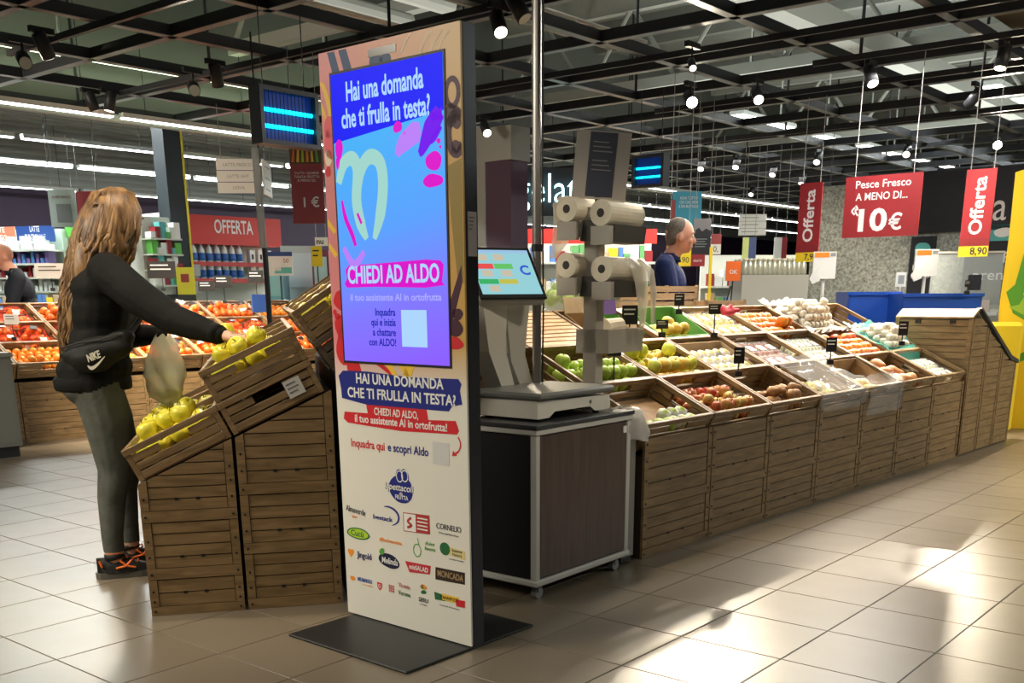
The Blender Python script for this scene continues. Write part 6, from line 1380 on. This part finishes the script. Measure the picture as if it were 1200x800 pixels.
# white shelf end with products, left of the gondola
ws_, s, h = board('shelf_end', 168, 253, 204, 345, 14.0, TH, whp, 'white shelf end with small products beside the woman hair', cat='shelf', th=.5)
for k in range(4):
    sh = MB().box(0, s, -.22, 0, h*(.1+.2*k), h*(.1+.2*k)+.02).obj('shelf', whp, ws_)
    for q in range(6): MB().box(s*(.06+.15*q), s*(.06+.15*q)+.09, -.18, -.04, h*(.1+.2*k)+.02, h*(.1+.2*k)+.10+.06*((q*7+k) % 3)).obj('product', (swh, sred, sgreen, twh, mat('prod_teal', (.1, .4, .4), .5))[(q*3+k) % 5], sh)
# refrigerated wall shelf far left with coloured banners
fw_, s, h = board('cold_shelf', -12, 270, 76, 345, 14.6, AA+R(25), mat('cold_back', (.50, .62, .52), .5), 'pale refrigerated wall shelf behind the bald man', cat='shelf', th=.6)
for x0, x1, m, t_ in ((.0, .46, mat('banner_salmon', (.55, .16, .09), .5), 'LATTE\nFRESCO'), (.48, .97, sblue, 'LATTE\nFUNZIONALE')):
    b = MB().box(s*x0, s*x1, -.10, -.08, h*.80, h*1.04).obj('banner', m, fw_); text(t_, .10, twh, fw_, s*(x0+x1)/2, h*.93, -.101, width=s*(x1-x0)*.55, bold=.01)
for k in range(4):
    sh = MB().box(0, s, -.3, 0, h*(.02+.21*k), h*(.02+.21*k)+.025).obj('shelf', whp, fw_)
    for q in range(16): MB().box(s*(.02+.06*q), s*(.02+.06*q)+.045, -.26, -.1, h*(.02+.21*k)+.025, h*(.02+.21*k)+.09+.05*((q*5+k) % 3)).obj('product', (swh, twh, mat('prod_blue', (.08, .2, .5), .5), swh, sred, mat('prod_violet', (.18, .12, .35), .5))[(q*3+k) % 6], sh)
o, s, h = board('banner', 76, 262, 96, 278, 14.4, AA+R(25), sgreen, 'small green banner just left of the woman hair', hang=False); MB().box(0, s, .02, .5, -1.9, h*.0).obj('support', whp, o)
# hanging aisle signs
o, s, h = board('hanging_sign', 58, 222, 90, 266, 13.6, AA+R(45), mat('sign_mint', (.46, .54, .50), .5), 'pale hanging aisle sign left of the woman head', hang=True); text('IL MIO BANCO', h*.10, sred, o, s*.5, h*.80, -.0005, width=s*.7); MB().box(s*.25, s*.8, -.002, 0, h*.12, h*.62).obj('picture', tgr, o)
o, s, h = board('hanging_sign', 91, 224, 118, 262, 13.8, AA+R(45), sred, 'red hanging sign touching the woman hair', hang=True)
o, s, h = board('aisle_sign', 254, 186, 304, 227, 11.6, AA+R(44), swh, 'white three line milk aisle sign hanging over the oranges', hang=True)
for k, t_ in enumerate(('UOVA', 'LATTE UHT', 'LATTE FRESCO')): text(t_, h*.13, tgr, o, s*.5, h*(.17+.33*k), -.001, bold=.005); MB().box(0, s, -.002, 0, h*.333*k-.002, h*.333*k+.004).obj('divider', sblue, o)
MB().box(s+.03, s+.045, .0, .55, 0, h).obj('side_face', swh, o)
for k in range(3): MB().box(s+.046, s+.048, .12, .42, h*(.15+.33*k), h*(.19+.33*k)).obj('printed_line', tgr, o)
o, s, h = board('hanging_poster', 341, 167, 379, 262, 9.2, AA+R(38), sred, 'tall red hanging poster with a fruit picture beside the totem', hang=True); ph_ = MB().box(0, s, -.002, 0, h*.74, h).obj('fruit_picture', mat('pic_brown', (.10, .05, .02), .5), o)
for k in range(6): MB().path([(s*(.1+.15*k), -.004, h*.76), (s*(.16+.13*k), -.004, h*.97)], [.012, .006], 6).obj('painted_vegetable', (sorg, yl, lime, orr, yl, sgreen)[k], o)
text('TUTTI I GIORNI\nTANTA FRUTTA\nA MENO DI..', h*.045, twh, o, s*.5, h*.58, -.001, width=s*.78); text('1 €', h*.17, twh, o, s*.6, h*.26, -.001, bold=.02)
# thin post with a pale upper sleeve
pz = W(314, 345, 8.6); tp = thing('sign_post', 'thin dark post with a pale sleeve in front of the oranges', 'post', (pz.x, pz.y, 0)); MB().tube((0, 0, 0), (0, 0, 1.62), .022, n=10).obj('dark_post', colm, tp); MB().tube((-.01, 0, 1.62), (-.02, 0, 2.35), .03, n=12).obj('pale_sleeve', mat('sleeve_clear', (.45, .46, .44), .2, alpha=.7), tp); MB().tube((.005, 0, 1.62), (.005, 0, GZc), .008, n=6).obj('cable', black_plastic, tp); MB().box(-.15, .15, -.15, .15, 0, .012).obj('foot', colm, tp)
o, s, h = board('promo_poster', 312, 295, 343, 323, 13, AA+R(44), swh, 'white promotional poster with blue header behind the post'); MB().box(0, s, -.003, 0, h*.82, h).obj('blue_header', sblue, o); MB().box(s*.2, s*.55, -.003, 0, h*.2, h*.65).obj('picture', twh, o); text('50', h*.25, sred, o, s*.75, h*.62, -.001); MB().box(s*.3, s*.95, -.003, 0, h*.1, h*.35).obj('teal_block', mat('promo_teal', (.1, .42, .38), .5), o); MB().tube((s/2, .02, -.9), (s/2, .02, 0), .012, n=6).obj('stand', steelf, o)
o, s, h = board('shop_sign', 369, 278, 384, 288, 13.5, AA+R(44), swh, 'small white sign with dark letters beside the totem edge', hang=True); text('nu', h*.9, tbl, o, s*.4, h*.5, -.001, bold=.03)
for k, (x0, x1, y0, y1, Y, m, lb) in enumerate(((330, 372, 288, 345, 14.5, mat('unit_grey', (.36, .38, .37), .5), 'pale grey fridge unit behind the price poster'), (366, 386, 293, 345, 14, mat('unit_plum', (.16, .03, .06), .5), 'plum coloured fridge column beside the totem'), (310, 332, 318, 352, 13.6, mat('unit_cyan', (.16, .42, .50), .4), 'small bright cooler under the promotional poster'))):
    o, s, h = board('fridge_unit', x0, y0, x1, y1, Y, AA+R(44), m, lb, cat='fridge', th=.6); zb = o.location.z; MB().box(0, s, 0, .6, -zb, 0).obj('base', m, o); MB().box(s*.12, s*.88, -.01, 0, h*.15, h*.85).obj('door', mat('door_pale%d' % k, (.45-.1*k, .5, .52), .3), o)
# yellow price boards and small clip holders near the oranges
o, s, h = board('price_board', 207, 313, 228, 345, 12.6, AA+R(44), mat('board_lime', (.62, .62, .03), .5), 'lime yellow board standing behind the oranges', cat='sign'); MB().box(s*.25, s*.7, -.003, 0, h*.45, h*.75).obj('printed_block', sred, o); MB().box(0, s, 0, .02, -1.0, 0).obj('support', colm, o)
blk_c = blackcard
def clip_card(px, py, Y, w, h, lab, m=blk_c, drop=.16, ang=0.0, ink=chalk, tilt=0):
    P0 = W(px, py, Y); M = Matrix.Translation(P0) @ Matrix.Rotation(AA+R(42)+ang, 4, 'Z') @ Matrix.Rotation(R(tilt), 4, 'X')
    o = price_card(M, w, h, lab, m, ink, name='clip_price_card', lines=2, group='price cards on clips'); MB().tube((0, .006, -drop), (0, .006, .01), .004, n=6).obj('clip_stem', black_plastic, o); MB().box(-.02, .02, -.004, .016, -drop-.02, -drop+.01).obj('clip', black_plastic, o); return o
for px, py, Y, w, h, lab, m, dr in ((738, 380, 5.75, .085, .10, 'black and white price card in front of the upturned crate', blackcard, .05), (720, 417, 5.35, .07, .06, 'small black price card on a clip above the green apples', blackcard, .13), (866, 426, 5.9, .06, .09, 'black price card on the pear carton', blackcard, .05), (974, 412, 6.9, .07, .09, 'black price card above the film covered pears', blackcard, .06), (1058, 393, 7.7, .07, .10, 'black price card beside the teal film', blackcard, .05), (776, 385, 6.2, .07, .05, 'round black price card on the small tan carton', blackcard, .03),
                                     (796, 358, 6.5, .06, .07, 'black price card on the green carton flap', blackcard, .03), (838, 368, 6.5, .08, .06, 'black clip card beside the pink net', blackcard, .12), (242, 341, 10.9, .16, .10, 'dark price card clipped above the orange crates', blackcard, .12), (262, 337, 11.2, .18, .12, 'second dark price card right of it above the oranges', blackcard, .14), (300, 331, 11.0, .16, .12, 'dark price card nearest the thin post', blackcard, .15), (14, 380, 9.6, .13, .09, 'white price card over the netted oranges at far left', swh, .12), (190, 326, 10.7, .28, .16, 'dark tilted price card beside the woman shoulder', blackcard, .1), (60, 326, 10.6, .3, .14, 'silver printed card next to the bald man', swh, .1), (1134, 336, 8.6, .05, .05, 'small black clip on top of the end unit', blackcard, .04), (372, 312, 6.2, .06, .11, 'yellow and red tag clipped above the upper apple crate', syel, .16)):
    clip_card(px, py, Y, w, h, lab, m, dr, ink=chalk if m is blackcard else tbl)
pnk = mat('net_pink', (.80, .08, .12), .5); P0 = W(853, 366, 6.5); o = MB(); ell(o, (0, 0, 0), (.045, .035, .022)); ell(o, (.05, 0, .012), (.03, .02, .014)); ell(o, (-.03, .01, .018), (.02, .03, .03)); ell(o, (.015, .0, .03), (.012, .02, .025)); tag(put('pink_net', remesh(o, .01, 1, [pnk], None, 'pink_net'), None, P0), 'crumpled pink net lying over the yellow apples', 'net')
# purple printed tray card among oranges
o, s, h = board('printed_carton', 296, 345, 312, 366, 10.6, AA+R(80), sblue, 'dark blue printed carton side beside the lemons', cat='carton', th=.02)
# distant shelving across the middle, with joined goods
def gondola(px0, px1, y0, Y, ang, lab, hm, seed, header=True):
    P0 = W(px0, y0, Y); s, _, _ = INP(P0, ang, px1, y0); o = thing('shop_shelf', lab, 'shelf', (P0.x, P0.y, 0), ang); z = P0.z; rr = random.Random(seed)
    MB().box(0, s, .3, .36, 0, z).obj('back_panel', whp, o); 
    if header: MB().box(0, s, -.02, .0, z-.22, z).obj('header', hm, o)
    g = MB(); cols = [swh, sred, mat('prod_blue', (.08, .2, .5), .5), syel, mat('prod_green', (.12, .35, .12), .5), mat('prod_tan', (.5, .35, .2), .5)]
    for k in range(4):
        zz = .25+k*(z-.55)/3.4; MB().box(0, s, -.1, .3, zz-.03, zz).obj('shelf', whp, o); x = .02
        while x < s-.1: w = rr.uniform(.07, .16); g.box(x, x+w*.9, -.06, .12, zz, zz+rr.uniform(.12, .27), mi=rr.randrange(6)); x += w
    gg = g.obj('goods', cols, o); gg['kind'] = 'stuff'; return o
gondola(600, 770, 268, 17, AA+R(48), 'long shelf with red header behind the bag rolls', hdm, 1)
gondola(830, 945, 298, 16, AA+R(48), 'low shelf of small goods between the man and left banner', whp, 2, False)
gondola(-20, 420, 300, 19, TH, 'long far shelf under the purple wall at left', whp, 3, False)
gondola(560, 760, 300, 21, TH, 'far shelf row behind the neon sign', whp, 5)
# glass jars display right of the man
jar = MB().lathe([(.04, 0), (.045, .02), (.045, .12), (.03, .15), (.03, .17)], 10).mesh('jar', mat('jar_glass', (.34, .36, .30), .15, .2), True); lidm = MB().lathe([(.034, .17), (.034, .19)], 10).mesh('lid', mat('lid_pale', (.6, .58, .5), .35), True)
P0 = W(870, 322, 13); tbj = thing('jar_table', 'low counter carrying rows of jars far behind the fruit', 'counter', (P0.x, P0.y, 0), AA+R(46)); js, _, _ = INP(P0, AA+R(46), 948, 322); MB().box(0, js, 0, .5, 0, P0.z).obj('counter_body', wgrey, tbj)
for r_ in range(3):
    for k in range(13): 
        p = Matrix.Translation((P0.x, P0.y, P0.z)) @ Matrix.Rotation(AA+R(46), 4, 'Z') @ Vector((.05+k*(js-.1)/12, .08+.15*r_, 0)); j_ = put('glass_jar', jar, None, p); tag(j_, 'glass jar in the %s row on the far counter' % ('front', 'middle', 'back')[r_], 'jar', 'jars on the far counter, %s row' % ('front', 'middle', 'back')[r_]); put('lid', lidm, j_)
# hanging tag post in yellow
o = thing('yellow_rod', 'thin yellow upright rod right of the man', 'rod', W(831, 345, 10)); MB().box(-.012, .012, -.012, .012, -1.2, .42).obj('rod', syel, o)
